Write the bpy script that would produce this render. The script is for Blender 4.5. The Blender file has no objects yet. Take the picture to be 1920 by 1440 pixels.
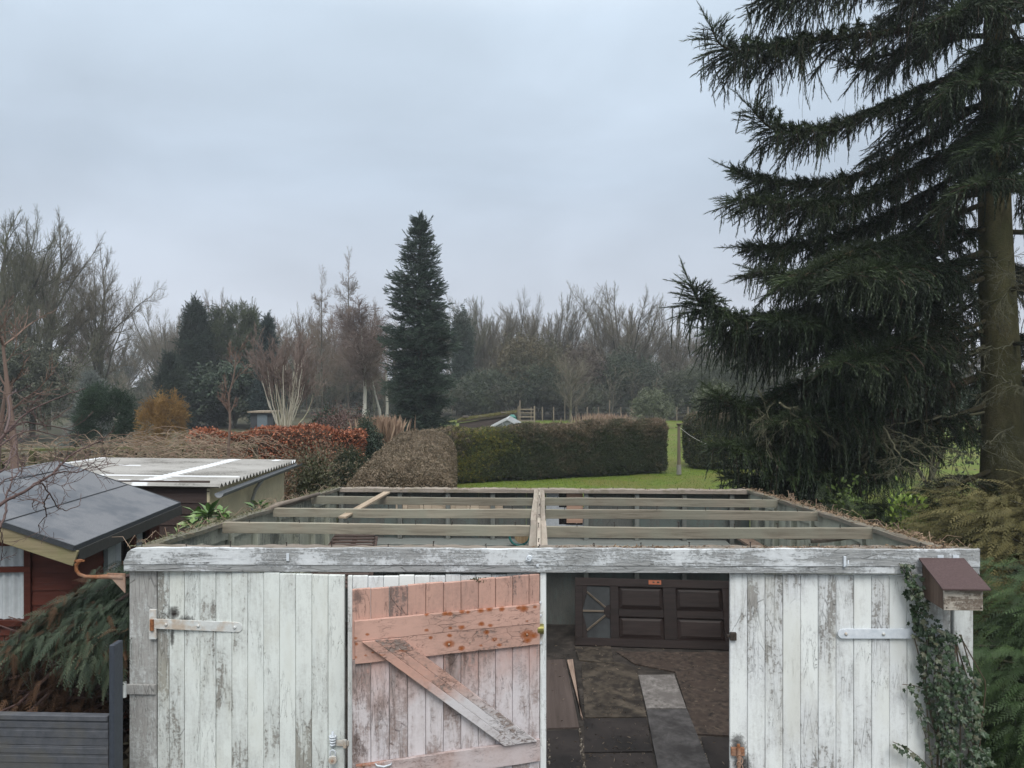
import bpy, math, random
import numpy as np
from math import radians as rad, sin, cos, pi
C = bpy.context.scene
COL = C.collection
# ------------------------------------------------------------------ camera, sky, sun, exposure
HC, FPX, YAW = 3.02, 1400.0, rad(2.2)
cam = bpy.data.cameras.new('camera'); camo = bpy.data.objects.new('camera', cam); COL.objects.link(camo)
camo.location = (0, 0, HC); camo.rotation_euler = (rad(90), 0, YAW)
cam.sensor_width = 36; cam.lens = FPX / 1920 * 36; cam.clip_start = .05; cam.clip_end = 3000
C.camera = camo
C.view_settings.view_transform = 'Standard'; C.view_settings.look = 'None'
C.view_settings.gamma = 1; C.view_settings.exposure = 0.18
SUN_EL, SUN_AZ = rad(52), rad(168)          # behind the camera, a little to the left
w = bpy.data.worlds.new('World'); C.world = w; w.use_nodes = True

def nd(nt, typ, ins=None, **props):
    n = nt.nodes.new('ShaderNode' + typ)
    for k, v in props.items(): setattr(n, k, v)
    for k, v in (ins or {}).items():
        s = n.inputs[k]
        if isinstance(v, bpy.types.Node): nt.links.new(v.outputs[0], s)
        elif isinstance(v, bpy.types.NodeSocket): nt.links.new(v, s)
        else: s.default_value = v
    return n
def noise(nt, vec, scale, detail=4, rough=.5, dist=0):
    i = {'Scale': scale, 'Detail': detail, 'Roughness': rough, 'Distortion': dist}
    if vec is not None: i['Vector'] = vec
    return nd(nt, 'TexNoise', i)
def mapp(nt, vec, scale=(1, 1, 1), loc=(0, 0, 0)):
    return nd(nt, 'Mapping', {'Vector': vec, 'Scale': scale, 'Location': loc})
def ramp(nt, fac, stops, interp='LINEAR'):
    n = nd(nt, 'ValToRGB', {'Fac': fac}); cr = n.color_ramp; cr.interpolation = interp
    while len(cr.elements) < len(stops): cr.elements.new(.5)
    for e, (p, c) in zip(cr.elements, stops):
        e.position = p; e.color = (c, c, c, 1) if isinstance(c, (int, float)) else (*c, 1)
    return n
def mth(nt, op, a, b=0., clamp=False):
    return nd(nt, 'Math', {0: a, 1: b}, operation=op, use_clamp=clamp)
def mixc(nt, f, a, b, mode='MIX'):
    n = nt.nodes.new('ShaderNodeMix'); n.data_type = 'RGBA'; n.blend_type = mode
    for k, v in ((0, f), (6, a), (7, b)):
        if isinstance(v, bpy.types.Node): nt.links.new(v.outputs[2 if v.bl_idname == 'ShaderNodeMix' else 0], n.inputs[k])
        elif isinstance(v, bpy.types.NodeSocket): nt.links.new(v, n.inputs[k])
        elif isinstance(v, tuple) and len(v) == 3: n.inputs[k].default_value = (*v, 1)
        else: n.inputs[k].default_value = v
    return n.outputs[2]

nt = w.node_tree; nt.nodes.clear()
geo = nd(nt, 'TexCoord'); sep = nd(nt, 'SeparateXYZ', {0: geo.outputs['Generated']})
sky = nd(nt, 'TexSky', sky_type='NISHITA', sun_disc=False, sun_elevation=SUN_EL, sun_rotation=SUN_AZ, dust_density=4.0)
# overcast: pale grey blue near the horizon, brighter towards the zenith (as thick cloud is)
el = ramp(nt, sep.outputs['Z'], [(0, (.590, .625, .69)), (.12, (.52, .57, .65)), (.26, (.48, .56, .66)), (.44, (.56, .66, .77)), (.62, (1.0, 1.06, 1.12)), (1, (1.75, 1.75, 1.75))])
mv = mapp(nt, geo.outputs['Generated'], (1.3, 1.3, 3.2), (.3, 0, .2))
cl = noise(nt, mv, 1.6, 5, .5, .3)
clr = ramp(nt, cl, [(.28, .89), (.5, 1.03), (.68, 1.17)])
ov = mixc(nt, 1.0, el, clr, 'MULTIPLY')
ov10 = nd(nt, 'VectorMath', {0: ov, 1: (10, 10, 10)}, operation='MULTIPLY')
mx = mixc(nt, .04, ov10, sky)
bg = nd(nt, 'Background', {'Color': mx, 'Strength': .1})
wo = nd(nt, 'OutputWorld', {'Surface': bg})

sl = bpy.data.lights.new('sun', 'SUN'); sl.energy = 2.0; sl.angle = rad(30); sl.color = (1, .97, .93)
so = bpy.data.objects.new('sun', sl); COL.objects.link(so)
so.rotation_euler = (rad(90) - SUN_EL, 0, rad(12)); so.location = (0, -5, 20)   # shines towards +Y from behind

# ------------------------------------------------------------------ helpers
def P(px, py, d):                           # a point seen at (px, py) of the 1920x1440 photo, d metres deep
    x = (px - 960) / FPX * d; z = HC - (py - 720) / FPX * d
    return np.array([x * cos(YAW) - d * sin(YAW), x * sin(YAW) + d * cos(YAW), z])
def rx(px):
    x = (px - 960) / FPX
    return (x * cos(YAW) - sin(YAW)) / (x * sin(YAW) + cos(YAW))
def PY(px, py, Y):                          # same on the plane of world Y
    x = (px - 960) / FPX
    return P(px, py, Y / (x * sin(YAW) + cos(YAW)))
def tag(o, label=None, cat=None, group=None, kind=None):
    for k, v in (('label', label), ('category', cat), ('group', group), ('kind', kind)):
        if v: o[k] = v
    return o
def empty(name, loc, label, cat, group=None):
    o = bpy.data.objects.new(name, None); COL.objects.link(o); o.location = tuple(map(float, loc)); o.empty_display_size = .2
    return tag(o, label, cat, group)
def rootloc(o):
    while o.parent: o = o.parent
    return np.array(o.location)

class MB:                                   # collects pieces of one mesh
    def __init__(s): s.V = []; s.F = []; s.R = []; s.n = 0
    def add(s, V, F, r=None):
        V = np.asarray(V, float).reshape(-1, 3)
        if isinstance(F, np.ndarray): F = [F]
        for f in F:
            f = np.asarray(f, int)
            s.F.append(f + s.n)
            s.R.append(np.broadcast_to(np.asarray(random.random() if r is None else r, float), (len(f),)).copy())
        s.V.append(V); s.n += len(V); return s
    def box(s, a, b, r=None, M=None, sub=None):   # a,b opposite corners; M maps local pts to world; sub=(nx,nz) splits the front/back
        (x0, y0, z0), (x1, y1, z1) = a, b
        if sub:
            nx, nz = sub; gx = np.linspace(x0, x1, nx + 1); gz = np.linspace(z0, z1, nz + 1)
            X, Z = np.meshgrid(gx, gz); k = X.size; ww = nx + 1
            V = np.vstack([np.c_[X.ravel(), np.full(k, y0), Z.ravel()], np.c_[X.ravel(), np.full(k, y1), Z.ravel()]])
            i, j = np.meshgrid(np.arange(nx), np.arange(nz)); q = (j * ww + i).ravel()
            F = [np.c_[q, q + 1, q + ww + 1, q + ww], np.c_[q + k + ww, q + k + ww + 1, q + k + 1, q + k]]
            e = np.arange(nx); t = nz * ww + e
            F += [np.c_[e, e + k, e + k + 1, e + 1], np.c_[t, t + 1, t + k + 1, t + k]]
            e = np.arange(nz) * ww; t = e + nx
            F += [np.c_[e, e + ww, e + ww + k, e + k], np.c_[t, t + k, t + k + ww, t + ww]]
        else:
            V = np.array([(x, y, z) for z in (z0, z1) for y in (y0, y1) for x in (x0, x1)], float)
            F = [np.array([(0, 1, 5, 4), (1, 3, 7, 5), (3, 2, 6, 7), (2, 0, 4, 6), (4, 5, 7, 6), (0, 2, 3, 1)])]
        if M is not None: V = M(V)
        rr = random.random() if r is None else r
        return s.add(V, F, rr)
    def bar(s, p, q, wd, h, r=None, up=(0, 0, 1), sub=1):      # a timber from p to q
        p = np.array(p, float); q = np.array(q, float); d = q - p; L = np.linalg.norm(d); d /= L
        sd = np.cross(d, up); sd /= np.linalg.norm(sd); u = np.cross(sd, d)
        def M(V): return p + V[:, :1] * d + V[:, 1:2] * sd + V[:, 2:] * u
        return s.box((0, -wd / 2, -h / 2), (L, wd / 2, h / 2), r, M, (sub, 1) if sub > 1 else None)
    def path(s, pts, rads, sides=6, r=None, cap=True):
        pts = np.array(pts, float); n = len(pts); rads = np.broadcast_to(rads, (n,))
        t = np.gradient(pts, axis=0); t /= np.linalg.norm(t, axis=1)[:, None] + 1e-9
        ref = np.array([0, 0, 1.]) if abs(t[0][2]) < .9 else np.array([1., 0, 0])
        V = []; a = np.arange(sides) * 2 * pi / sides; u = np.cross(t[0], ref); u /= np.linalg.norm(u)
        for i in range(n):
            u = u - t[i] * np.dot(u, t[i]); u /= np.linalg.norm(u) + 1e-9; v = np.cross(t[i], u)
            V.append(pts[i] + rads[i] * (np.cos(a)[:, None] * u + np.sin(a)[:, None] * v))
        V = np.vstack(V); k = np.arange(sides); k2 = (k + 1) % sides
        F = np.vstack([np.c_[i * sides + k, i * sides + k2, (i + 1) * sides + k2, (i + 1) * sides + k] for i in range(n - 1)])
        Fs = [F]
        if cap: Fs += [k[::-1][None, :], (k + (n - 1) * sides)[None, :]]
        return s.add(V, Fs, r)
    def segs(s, S, sides=3, r=None):        # S (n,8): p0 p1 r0 r1
        S = np.asarray(S, float)
        if not len(S): return s
        p, q, r0, r1 = S[:, :3], S[:, 3:6], S[:, 6], S[:, 7]
        d = q - p; d /= np.linalg.norm(d, axis=1)[:, None] + 1e-9
        ref = np.where(np.abs(d[:, 2:]) < .9, np.array([[0, 0, 1.]]), np.array([[1., 0, 0]]))
        u = np.cross(d, ref); u /= np.linalg.norm(u, axis=1)[:, None] + 1e-9; v = np.cross(d, u)
        a = np.arange(sides) * 2 * pi / sides
        ring = np.cos(a)[None, :, None] * u[:, None] + np.sin(a)[None, :, None] * v[:, None]
        V = np.concatenate([p[:, None] + ring * r0[:, None, None], q[:, None] + ring * r1[:, None, None]], 1)
        k = np.arange(sides); f = np.c_[k, (k + 1) % sides, (k + 1) % sides + sides, k + sides]
        F = (f[None] + (np.arange(len(S)) * 2 * sides)[:, None, None]).reshape(-1, 4)
        R = np.repeat(np.random.rand(len(S)) if r is None else r, sides)
        return s.add(V.reshape(-1, 3), F, R)
    def scat(s, T, TF, pos, Rm, sc, r=None): # scatter template
        pos = np.asarray(pos); n = len(pos); k = len(T)
        if n == 0: return s
        sc = np.broadcast_to(np.asarray(sc, float), (n,))
        V = pos[:, None] + np.einsum('kj,nij->nki', T, Rm) * sc[:, None, None]
        off = (np.arange(n) * k)[:, None, None]
        if isinstance(TF, np.ndarray): TF = [TF]
        rr = np.random.rand(n) if r is None else np.broadcast_to(r, (n,))
        base = s.n; s.V.append(V.reshape(-1, 3)); s.n += n * k
        for tf in TF:
            s.F.append((tf[None] + off).reshape(-1, tf.shape[1]) + base); s.R.append(np.repeat(rr, len(tf)))
        return s

def obj(name, mb, mat, parent=None, at=None, bevel=0, smooth=False, stain_sheen=None, rough=0):
    V = np.vstack(mb.V)
    if stain_sheen is not None: st = stain_sheen(V)
    if rough:                               # small irregularity so that edges are not ruler straight
        V = V + np.sin(V[:, [1, 2, 0]] * 37 + 3) * rough * .5 + np.sin(V[:, [2, 0, 1]] * 11.7 + 1) * rough
    org = rootloc(parent) if parent else (np.array(at, float) if at is not None else np.zeros(3))
    V = V - org
    me = bpy.data.meshes.new(name)
    me.vertices.add(len(V)); me.vertices.foreach_set('co', V.ravel())
    ln = np.concatenate([np.full(len(f), f.shape[1]) for f in mb.F]); idx = np.concatenate([f.ravel() for f in mb.F])
    me.loops.add(len(idx)); me.loops.foreach_set('vertex_index', idx.astype(np.int32))
    me.polygons.add(len(ln)); me.polygons.foreach_set('loop_start', (np.cumsum(ln) - ln).astype(np.int32))
    me.polygons.foreach_set('loop_total', ln.astype(np.int32))
    me.polygons.foreach_set('use_smooth', np.full(len(ln), bool(smooth)))
    a = me.attributes.new('rnd', 'FLOAT', 'FACE'); a.data.foreach_set('value', np.concatenate(mb.R).astype(np.float32))
    if stain_sheen is not None:
        a = me.attributes.new('stain_sheen', 'FLOAT', 'POINT'); a.data.foreach_set('value', st.astype(np.float32))
    me.update(calc_edges=True); me.validate()
    me.materials.append(mat)
    o = bpy.data.objects.new(name, me); COL.objects.link(o)
    if parent: o.parent = parent
    elif at is not None: o.location = tuple(map(float, at))
    if bevel:
        m = o.modifiers.new('bevel', 'BEVEL'); m.width = bevel; m.segments = 1; m.limit_method = 'ANGLE'; m.angle_limit = rad(50)
    return o
def struct(name, mb, mat, **k): return tag(obj(name, mb, mat, **k), kind='structure')
def copytree(root, loc, rz=0, scale=None, label=None, cat=None, group=None):
    r = root.copy(); COL.objects.link(r); r.location = tuple(map(float, loc)); r.rotation_euler = (0, 0, rz)
    if scale is not None: r.scale = scale
    tag(r, label, cat, group)
    for ch in list(root.children):
        c = ch.copy(); COL.objects.link(c); c.parent = r
        for g in list(ch.children):
            d = g.copy(); COL.objects.link(d); d.parent = c
    return r
def frames(D, roll=None):
    D = np.asarray(D, float); D = D / (np.linalg.norm(D, axis=1)[:, None] + 1e-9); n = len(D)
    ref = np.where(np.abs(D[:, 2:]) < .95, np.array([[0, 0, 1.]]), np.array([[1., 0, 0]]))
    Y = np.cross(ref, D); Y /= np.linalg.norm(Y, axis=1)[:, None] + 1e-9; Z = np.cross(D, Y)
    if roll is not None:
        c, s_ = np.cos(roll)[:, None], np.sin(roll)[:, None]; Y, Z = c * Y + s_ * Z, -s_ * Y + c * Z
    return np.stack([D, Y, Z], 2)

# ------------------------------------------------------------------ materials
def mat(name, rough=.75, spec=.3):
    m = bpy.data.materials.new(name); m.use_nodes = True; nt = m.node_tree
    b = nt.nodes['Principled BSDF']; b.inputs['Roughness'].default_value = rough
    b.inputs['Specular IOR Level'].default_value = spec
    return m, nt, b
def objvec(nt, amt=9.):
    tc = nd(nt, 'TexCoord'); at = nd(nt, 'Attribute', attribute_name='rnd')
    f = mth(nt, 'MULTIPLY', at.outputs['Fac'], amt)
    return nd(nt, 'VectorMath', {0: tc.outputs['Object'], 1: f}, operation='ADD'), at.outputs['Fac']
def setb(nt, b, col, height=None, strength=.5, dist=.01, rough=None):
    nt.links.new(col, b.inputs['Base Color'])
    if height is not None:
        bp = nd(nt, 'Bump', {'Height': height, 'Strength': strength, 'Distance': dist}); nt.links.new(bp.outputs[0], b.inputs['Normal'])
    if rough is not None: nt.links.new(rough.outputs[0] if isinstance(rough, bpy.types.Node) else rough, b.inputs['Roughness'])

def paint(name, pa, pb, wa, wb, thr=.56, d='z', stcol=(.02, .015, .012), tint=None, soft=.02, big=2.2, bumps=.6, streak=.9, zf=None):
    m, nt, b = mat(name, .7, .25)
    v, r = objvec(nt)
    S = {'z': (20, 20, 2.6), 'x': (2.0, 22, 22), 'y': (22, 2.0, 22)}[d]
    S2 = tuple(x * 4 for x in S)
    n1 = noise(nt, mapp(nt, v, S), 1, 8, .62, .35)
    n2 = noise(nt, mapp(nt, v, (big, big, big * .6)), 1, 5, .55)
    n3 = noise(nt, mapp(nt, v, S2), 1, 6, .7)
    n5 = noise(nt, v, 45, 6, .7, .6)
    a = mth(nt, 'MULTIPLY', n1, .42); c = mth(nt, 'MULTIPLY', n2, .58); e = mth(nt, 'MULTIPLY', n3, .20); g = mth(nt, 'MULTIPLY', n5, .34)
    t = mth(nt, 'ADD', mth(nt, 'ADD', a, c), mth(nt, 'ADD', e, g))           # about .70
    rr = mth(nt, 'MULTIPLY', mth(nt, 'SUBTRACT', r, .5), .07)
    t = mth(nt, 'ADD', t, rr)
    edge = None
    th = thr + .20
    mask = ramp(nt, t, [(th - soft, 0.), (th + soft, 1.)])
    thin = ramp(nt, t, [(th - .15, 0.), (th, streak)])
    if zf:
        zz_ = nd(nt, 'SeparateXYZ', {0: nd(nt, 'TexCoord').outputs['Object']}).outputs[2]
        pf_ = ramp(nt, mth(nt, 'ADD', zz_, mth(nt, 'MULTIPLY', mth(nt, 'SUBTRACT', n2, .5), zf[2])), [(zf[0] / 2, 1.), (zf[1] / 2, 0.)]) ; pf_.inputs[0].default_value = 0
        nt.links.new(mth(nt, 'MULTIPLY', mth(nt, 'ADD', zz_, mth(nt, 'MULTIPLY', mth(nt, 'SUBTRACT', n2, .5), zf[2])), .5).outputs[0], pf_.inputs[0])
    else: pf_ = ramp(nt, n2, [(.35, 0.), (.65, 1.)])
    pc = mixc(nt, pf_, pa, pb)
    wc = mixc(nt, ramp(nt, n3, [(.3, 0.), (.7, 1.)]), wa, wb)
    mid = mixc(nt, .42, pc, wc)
    col = mixc(nt, thin, pc, mid)
    col = mixc(nt, mask, col, wc)
    # hairline cracks along the grain
    n4 = noise(nt, mapp(nt, v, tuple(x * 1.6 for x in S), (3, 5, 7)), 1, 5, .6, .8)
    cr = ramp(nt, n4, [(.488, 0.), (.5, 1.), (.512, 0.)])
    n6 = noise(nt, mapp(nt, v, (5, 5, 3)), 1, 3); crg = ramp(nt, n6, [(.52, 0.), (.62, .75)])
    cr = mth(nt, 'MULTIPLY', cr, crg)
    vo = nd(nt, 'TexVoronoi', {'Vector': mapp(nt, v, tuple(x * .55 for x in S)), 'Scale': 2.2}, feature='DISTANCE_TO_EDGE')
    ck = ramp(nt, vo, [(0., 1.), (.022, 0.)]); ck = mth(nt, 'MULTIPLY', ck, ramp(nt, n2, [(.50, 0.), (.62, .7)])); cr = mth(nt, 'MAXIMUM', cr, ck)
    fl = ramp(nt, n5, [(.70, 0.), (.73, 1.)]); cr = mth(nt, 'MAXIMUM', cr, mth(nt, 'MULTIPLY', fl, .8))
    col = mixc(nt, cr, col, tuple(x * .35 for x in wa))
    if tint:
        n7 = noise(nt, mapp(nt, v, (4, 4, 1.4), (9, 1, 4)), 1, 4, .6)
        col = mixc(nt, ramp(nt, n7, [(.52, 0.), (.72, .42)]), col, tint)
    s = nd(nt, 'Attribute', attribute_name='stain_sheen')  # rust and rot marks; on the shed roof, painted sky sheen
    sn = mth(nt, 'ADD', s.outputs['Fac'], mth(nt, 'MULTIPLY', mth(nt, 'SUBTRACT', n5, .5), .9))
    sm = mth(nt, 'MULTIPLY', ramp(nt, sn, [(.22, 0.), (.50, .65), (.95, 1.)]), ramp(nt, s.outputs['Fac'], [(.02, 0.), (.2, 1.)]))
    col = mixc(nt, sm, col, stcol)
    h = mth(nt, 'SUBTRACT', mth(nt, 'MULTIPLY', n3, .4), mask)
    h = mth(nt, 'SUBTRACT', h, mth(nt, 'MULTIPLY', cr, 1.5))
    h = mth(nt, 'ADD', h, mth(nt, 'MULTIPLY', n5, .5))
    setb(nt, b, col, h, bumps, .004)
    return m

def wood(name, a, b_, d='x', c=None, moss=None, rough=.8, bump=.5, sc=1.):
    m, nt, b = mat(name, rough, .2)
    v, r = objvec(nt)
    S = {'z': (30, 30, 1.6), 'x': (1.6, 30, 30), 'y': (30, 1.6, 30)}[d]; S = tuple(x * sc for x in S)
    n1 = noise(nt, mapp(nt, v, S), 1, 8, .65, .6)
    n2 = noise(nt, v, 2.6, 5, .6)
    n3 = noise(nt, v, 30, 5, .7)
    col = mixc(nt, ramp(nt, n1, [(.32, 0.), (.66, 1.)]), a, b_)
    if c: col = mixc(nt, ramp(nt, n2, [(.42, 0.), (.62, .85)]), col, c)
    if moss: col = mixc(nt, ramp(nt, mth(nt, 'ADD', mth(nt, 'MULTIPLY', n3, .4), mth(nt, 'MULTIPLY', n2, .6)), [(.5, 0.), (.58, .8)]), col, moss)
    k = mth(nt, 'ADD', mth(nt, 'MULTIPLY', r, .5), .75)
    col = mixc(nt, 1., col, nd(nt, 'CombineXYZ', {0: k, 1: k, 2: k}), 'MULTIPLY')
    setb(nt, b, col, mth(nt, 'ADD', n1, mth(nt, 'MULTIPLY', n3, .4)), bump, .006)
    return m

def speck(name, a, b_, sc=20, c=None, rough=.85, spec=.25, bump=.3, big=1.2, metal=0, bd=.01):
    m, nt, b = mat(name, rough, spec)
    tc = nd(nt, 'TexCoord'); v = tc.outputs['Object']
    n1 = noise(nt, v, sc, 8, .65); n2 = noise(nt, v, big, 5, .6)
    col = mixc(nt, ramp(nt, n1, [(.33, 0.), (.67, 1.)]), a, b_)
    if c: col = mixc(nt, ramp(nt, n2, [(.45, 0.), (.60, .9)]), col, c)
    b.inputs['Metallic'].default_value = metal
    setb(nt, b, col, n1, bump, bd)
    return m

def leafm(name, cols, rough=.55, spec=.3, big=0, bigcol=None, bscale=.8, trans=0):
    m, nt, b = mat(name, rough, spec)
    at = nd(nt, 'Attribute', attribute_name='rnd'); n = len(cols)
    col = ramp(nt, at.outputs['Fac'], [(i / (n - 1), c) for i, c in enumerate(cols)]).outputs[0]
    tc = nd(nt, 'TexCoord')
    if bigcol:
        nz = noise(nt, tc.outputs['Object'], bscale, 3, .6)
        col = mixc(nt, ramp(nt, nz, [(.45, 0.), (.62, big)]), col, bigcol)
    setb(nt, b, col)
    if trans:
        tr = nd(nt, 'BsdfTranslucent', {'Color': col}); mx = nd(nt, 'MixShader', {0: trans, 1: b, 2: tr})
        nt.links.new(mx.outputs[0], nt.nodes['Material Output'].inputs[0])
    return m
def flat(name, c, rough=.6, spec=.3, metal=0):
    return speck(name, tuple(x * .85 for x in c), tuple(x * 1.12 for x in c), 35, rough=rough, spec=spec, bump=.15, metal=metal)

WHITE = paint('white_paint', (.71, .75, .72), (.64, .68, .66), (.19, .185, .165), (.36, .35, .32), .650, tint=(.46, .45, .37), bumps=.5)
WHITER = paint('bright_white_paint', (.75, .78, .76), (.69, .715, .73), (.19, .185, .175), (.36, .35, .33), .685, tint=(.50, .49, .42), bumps=.5)
BARE = paint('worn_white_paint', (.68, .71, .70), (.56, .59, .58), (.24, .235, .22), (.42, .415, .40), .60, soft=.05)
FASC = paint('fascia_paint', (.66, .69, .71), (.56, .59, .61), (.20, .205, .205), (.40, .41, .41), .575, d='x', soft=.035, bumps=.9)
PINK = paint('pink_paint', (.50, .305, .245), (.46, .28, .23), (.16, .10, .08), (.30, .22, .19), .66, stcol=(.27, .075, .015), tint=(.40, .27, .23), bumps=.5)
PINKH = paint('pink_ledge_paint', (.52, .325, .265), (.46, .285, .23), (.16, .10, .08), (.30, .22, .19), .68, d='x', stcol=(.27, .075, .015), bumps=.6)
PALE = paint('faded_lilac_paint', (.46, .29, .25), (.60, .56, .57), (.19, .14, .125), (.38, .31, .29), .62, stcol=(.07, .045, .035), tint=(.62, .62, .66), soft=.05, big=3.2, zf=(1.12, 1.40, .9))
PALEH = paint('faded_ledge_paint', (.50, .44, .44), (.44, .33, .30), (.17, .12, .11), (.34, .26, .24), .60, d='x', stcol=(.27, .075, .015), tint=(.45, .28, .22), soft=.05)
GREENW = paint('pale_green_paint', (.42, .43, .35), (.34, .355, .285), (.14, .15, .13), (.20, .21, .19), .64, tint=(.30, .33, .28), bumps=.3)
DGREEN = paint('dull_green_paint', (.10, .125, .115), (.085, .105, .10), (.07, .075, .07), (.11, .11, .10), .56, tint=(.13, .13, .12), bumps=.3)
RAFT = wood('weathered_rafter', (.14, .125, .095), (.31, .275, .215), 'x', (.24, .235, .185), bump=.6)
RIDGE = wood('weathered_ridge', (.20, .165, .135), (.40, .345, .29), 'y', (.30, .27, .22))
TOPW = wood('rotten_plate', (.13, .105, .085), (.31, .27, .225), 'x', (.22, .19, .17), moss=(.16, .14, .10))
TOPY = wood('rotten_side_plate', (.13, .11, .085), (.29, .255, .205), 'y', (.17, .19, .16), moss=(.16, .14, .09))
RUST = speck('rust', (.14, .05, .02), (.33, .14, .06), 60, (.42, .33, .27), bump=.6)
RUSTW = speck('rusty_white_metal', (.52, .54, .53), (.62, .64, .63), 30, (.44, .36, .28), big=9, bump=.4, rough=.6)
METW = speck('white_painted_iron', (.52, .57, .62), (.66, .70, .74), 30, rough=.5, bump=.3, bd=.004)
IRON = speck('dark_iron', (.02, .018, .016), (.06, .045, .035), 60, rough=.6, bump=.5)
BRASS = flat('brass', (.22, .20, .06), .45, .5, .6)
# ------------------------------------------------------------------ ground
GRASS = speck('lawn_grass', (.060, .092, .010), (.115, .16, .018), 5, (.115, .115, .025), bump=.6, big=.5, bd=.05)
EARTH = speck('earth', (.05, .04, .028), (.09, .075, .05), 9, (.06, .07, .03), bump=.6, bd=.03)
struct('ground', MB().box((-500, -20, -.4), (500, 700, -.06)), EARTH)
struct('lawn', MB().add([(-7, 13, -.035), (16, 13, -.035), (30, 24, -.035), (60, 63, -.035), (-14, 63, -.035), (-7, 22, -.035)], np.array([[0, 1, 2, 3, 4, 5]])), GRASS)
SLAB = speck('floor_concrete', (.016, .013, .011), (.07, .059, .051), 6, (.015, .013, .011), bump=.5, big=2)
struct('garage_floor', MB().box((-2.66, 4.3, -.055), (2.68, 9.42, 0)), SLAB)

# ------------------------------------------------------------------ garage
def Zt(Y): return 1.985 - .0577 * (Y - 4.6)
G = empty('roofless_garage', (0, 4.6, 0), 'roofless white timber double garage with peeling paint and bare rafters, in the foreground', 'garage')
def shear(V): V = V.copy(); V[:, 2] += .0065 * V[:, 0]; return V
# fascia with a rounded top left corner
fb = MB()
xs = np.linspace(-2.61, 2.63, 121)
def strip(x0, x1, n, y0, y1, zb, ztf, r=None):      # board along x whose top follows ztf(x)
    x = np.linspace(x0, x1, n); zt = np.array([ztf(a) for a in x]); zb_ = np.array([zb(a) if callable(zb) else zb for a in x])
    k = len(x); V = np.vstack([np.c_[x, np.full(k, y0), zb_], np.c_[x, np.full(k, y0), zt], np.c_[x, np.full(k, y1), zt], np.c_[x, np.full(k, y1), zb_]])
    i = np.arange(k - 1); F = np.vstack([np.c_[a * k + i, a * k + i + 1, b * k + i + 1, b * k + i] for a, b in ((1, 0), (2, 1), (3, 2), (0, 3))])
    return V, [F, np.array([[0, k, 2 * k, 3 * k], [4 * k - 1, 3 * k - 1, 2 * k - 1, k - 1]])]
def round_top(x):
    d = x + 2.61
    return 2.011 - (0 if d > .09 else .085 * (1 - math.sqrt(max(0, 1 - (1 - d / .09) ** 2)))) + .0025 * sin(x * 5) + .0015 * sin(x * 31)
x_ = np.concatenate([np.linspace(-2.61, -2.5, 12)])
V, F = strip(-2.61, 2.63, 241, 4.58, 4.605, 1.905, round_top); fb.add(shear(V), F, .3)
V, F = strip(-2.61, 2.63, 121, 4.584, 4.607, 1.862, lambda x: 1.9035 + .0012 * sin(x * 9)); fb.add(shear(V), F, .8)
fa = obj('front_fascia', fb, FASC, G, bevel=.003); tag(fa, 'long grey white fascia board with worn horizontal grain')
pl = MB(); V, F = strip(-2.53, 2.62, 200, 4.6075, 4.70, 1.93, lambda x: 2.005 + .004 * sin(x * 7) + .003 * sin(x * 43)); pl.add(shear(V), F)
obj('front_plate', pl, TOPW, G)
# fittings on the fascia
m = MB(); q = PY(993, 1045, 4.575); m.path([q, q + [0, -.012, 0]], [.016, .012], 12); m.path([q + [-.012, -.004, .01], q + [-.02, -.01, -.012], q + [0, -.012, -.02], q + [.014, -.008, -.004]], .004, 6)
obj('hook_boss', m, METW, G)
m = MB(); q = PY(1008, 1060, 4.578); m.path([q, q + [0, -.006, 0]], [.009, .008], 10); obj('screw', m, METW, G)
m = MB(); q = PY(1583, 1052, 4.578); m.box(q + [-.007, -.012, -.034], q + [.007, 0, .03]); m.path([q + [.0, -.013, -.03], q + [.012, -.03, -.01], q + [.016, -.02, .01]], .003, 6); obj('gutter_clip', m, METW, G)
m = MB(); q = PY(540, 1045, 4.578); m.box(q + [-.008, -.009, -.02], q + [.008, 0, .025]); obj('gutter_clip', m, METW, G)
for a, b in ((1764, 1047), (1793, 1047)):
    q = PY(a, b, 4.578); obj('tin_tag', MB().box(q + [-.02, -.003, -.016], q + [.016, 0, .02]), METW, G)

# door leaves -------------------------------------------------------
def frame_M(hinge, ang, left):
    s = 1 if left else -1
    u = np.array([s * cos(ang), -sin(ang), 0]); n = np.array([s * sin(ang), cos(ang), 0]); h = np.array([hinge[0], hinge[1], 0.])
    return lambda V: h + V[:, :1] * u + V[:, 1:2] * n + V[:, 2:] * np.array([0, 0, 1.])
def boards(mb, widths, z0, z1, t, M, seed, v0=0., topvar=.004):
    rg = random.Random(seed); u = 0
    for i, wd in enumerate(widths):
        off = rg.uniform(-.0022, .0022)
        mb.box((u + .0012, v0 + off, z0), (u + wd - .0012, v0 + t, z1 + rg.uniform(-topvar, topvar)), rg.random(), M, (5, int((z1 - z0) / .03)))
        u += wd
def spots(L, M=None):
    def f(V):
        a = np.zeros(len(V))
        for c, sx, sz, k in L: a = np.maximum(a, k * np.exp(-((V[:, 0] - c[0]) / sx) ** 2 - ((V[:, 2] - c[2]) / sz) ** 2))
        return a
    return f
YD = 4.63
MA = frame_M((-2.421, YD), rad(3.3), True)
ma = MB(); boards(ma, [.078, .10] + [.1035] * 10, .02, 1.842, .024, MA, 1)
LA = [(PY(322, 1152, 4.6), .035, .04, 1.1), (PY(345, 1161, 4.6), .05, .02, .8), (PY(320, 1195, 4.6), .011, .07, 1.0), (PY(305, 1156, 4.6), .02, .02, .8),
      (PY(500, 1330, 4.6), .03, .10, .0)]
leafA = obj('garage_door', ma, WHITE, G, bevel=.003, stain_sheen=spots(LA)); tag(leafA, 'left leaf of white tongue and groove boards with a rotten patch by its strap hinge')
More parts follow.
